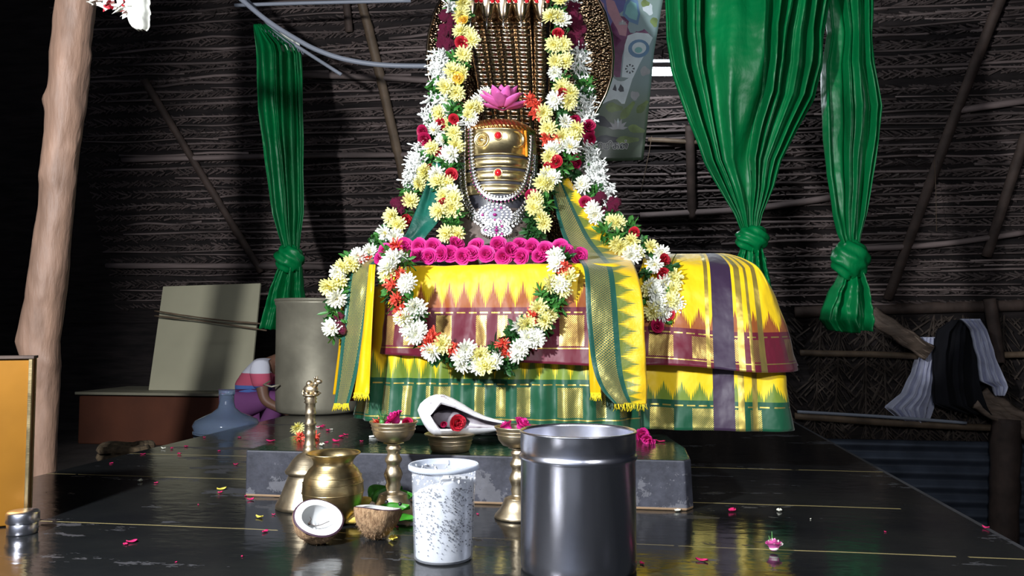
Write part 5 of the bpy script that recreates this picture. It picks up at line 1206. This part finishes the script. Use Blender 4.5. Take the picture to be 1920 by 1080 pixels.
pel = Q(458, 752); che = Q(492, 700); neck = Q(518, 676, -.0); head = Q(545, 662)
gz = -.32
t = thing('person', (pel.x, pel.y, gz), 'person in a white, red and blue shirt crouching behind the metal drum', 'person')
M['skin'] = pm('brown_skin', (.22, .11, .07), .5)
n = NT('striped_shirt'); X, Y, Z = n.xyz(); c_ = n.mix(n.m('GREATER_THAN', Z, .13+.32-.0), (.10, .20, .55), (.70, .12, .20)); c_ = n.mix(n.m('GREATER_THAN', Z, .215+.32), c_, (.85, .85, .95)); n.set(col=c_, rough=.85); M['shirt'] = n.mat
M['trouser'] = pm('magenta_trousers', (.20, .06, .20), .85)
kn = [Q(520, 752, -.12), Q(522, 748, .16)]; ft = []
verts = [V(pel, .12, .11), V(pel.lerp(che, .5), .115, .10), V(che, .125, .10), V(neck, .05), V(neck.lerp(head, .45), .05)]
edges = [(0,1),(1,2),(2,3),(3,4)]
sh = [che.lerp(neck, .45)+Vector((0, -.15, 0)), che.lerp(neck, .45)+Vector((0, .15, 0))]
hands = []
for i, s_ in enumerate(sh):
    el = s_+Vector((.06, -.03 if i == 0 else .03, -.22)); wr = el+Vector((.20, .02, -.09)); b0 = len(verts)
    verts += [V(s_, .052), V(el, .038), V(wr, .025), V(wr+Vector((.05, 0, -.01)), .034, .016)]; edges += [(2,b0),(b0,b0+1),(b0+1,b0+2),(b0+2,b0+3)]; hands.append(wr+Vector((.05, 0, -.01)))
for i in (0, 1):
    hip = pel+Vector((.02, -.09 if i == 0 else .09, -.02)); k_ = hip+Vector((.30, 0, .06)); an = Vector((k_.x-.16, k_.y, gz+.07)); toe = Vector((an.x+.16, an.y, gz+.03)); b0 = len(verts)
    verts += [V(hip, .08), V(k_, .058), V(an, .038), V(toe, .035, .022)]; edges += [(0,b0),(b0,b0+1),(b0+1,b0+2),(b0+2,b0+3)]
skinmesh('body', verts, edges, M['skin'], t)
for h_ in hands:
    for j in range(5):
        sp = (j-1.5)*.016; L = [.045, .055, .06, .052, .045][j]
        if j == 4: a_ = h_+Vector((-.02, .03, 0)); pts = [a_, a_+Vector((.02, .02, -.01)), a_+Vector((.045, .028, -.022))]
        else: a_ = h_+Vector((.01, sp, 0)); pts = [a_, a_+Vector((L*.6, 0, -.008)), a_+Vector((L, 0, -.03))]
        skinmesh('finger', [V(p_, .009) for p_ in pts], [(0,1),(1,2)], M['skin'], t, 1)
sv = [V(pel+Vector((.0, 0, .02)), .14, .13), V(pel.lerp(che, .5), .14, .125), V(che, .145, .12), V(che.lerp(neck, .6), .10, .08)]; se = [(0,1),(1,2),(2,3)]
for s_, i in zip(sh, (0, 1)):
    el = s_+Vector((.04, -.02 if i == 0 else .02, -.14)); b0 = len(sv); sv += [V(s_, .075), V(el, .066)]; se += [(2,b0),(b0,b0+1)]
skinmesh('shirt', sv, se, M['shirt'], t)
tv = [V(pel, .135, .125)]; te = []
for i in (0, 1):
    hip = pel+Vector((.02, -.09 if i == 0 else .09, -.02)); k_ = hip+Vector((.30, 0, .06)); an = Vector((k_.x-.14, k_.y, gz+.12)); b0 = len(tv)
    tv += [V(hip, .098), V(k_, .072), V(an, .055)]; te += [(0,b0),(b0,b0+1),(b0+1,b0+2)]
skinmesh('trousers', tv, te, M['trouser'], t)
b = MB(); Mh = Matrix.Rotation(math.radians(35), 3, 'Y')
b.ball(head, .098, 14, sc=(.98, .80, 1.12), M=Mh); b.ball(head+Mh@Vector((.062, 0, -.055)), .052, 10, sc=(.9, .9, .9), M=Mh)
b.tube([head+Mh@Vector((.090, 0, .005)), head+Mh@Vector((.112, 0, -.022)), head+Mh@Vector((.095, 0, -.032))], [.009, .014, .008], 8)
for s_ in (-1, 1):
    b.ball(head+Mh@Vector((-.005, s_*.080, -.01)), .024, 8, sc=(.7, .3, 1.1), M=Mh)
b.tube([head+Mh@Vector((.098, -.022, -.058)), head+Mh@Vector((.106, 0, -.057)), head+Mh@Vector((.098, .022, -.058))], .006, 6)
hd = b.build('head', M['skin'], t)
b = MB()
for s_ in (-1, 1): b.ball(head+Mh@Vector((.086, s_*.032, .012)), .013, 8)
b.build('eye', M['seed'], hd)
b = MB(); b.ball(head+Mh@Vector((-.014, 0, .026)), .104, 14, sc=(1, .86, 1.05), nz=.08, M=Mh); b.build('hair', M['seed'], hd)

p = onR(1222, 255, .09); b = MB(); b.tube([p, p+Vector((-.02, 0, -.12)), p+Vector((-.10, 0, -.50))], .0022, 5)
tag(b.build('loose_straw', M['bamboo'], org=p), 'single loose straw dangling from the roof left of the wide curtain', 'straw')
p = onR(1752, 300, .09); b = MB(); b.tube([p, p+Vector((.004, 0, -.25)), p+Vector((0, 0, -.52))], .002, 5)
tag(b.build('hanging_string', M['bamboo'], org=p), 'thin string hanging straight down at the right of the curtains', 'string')
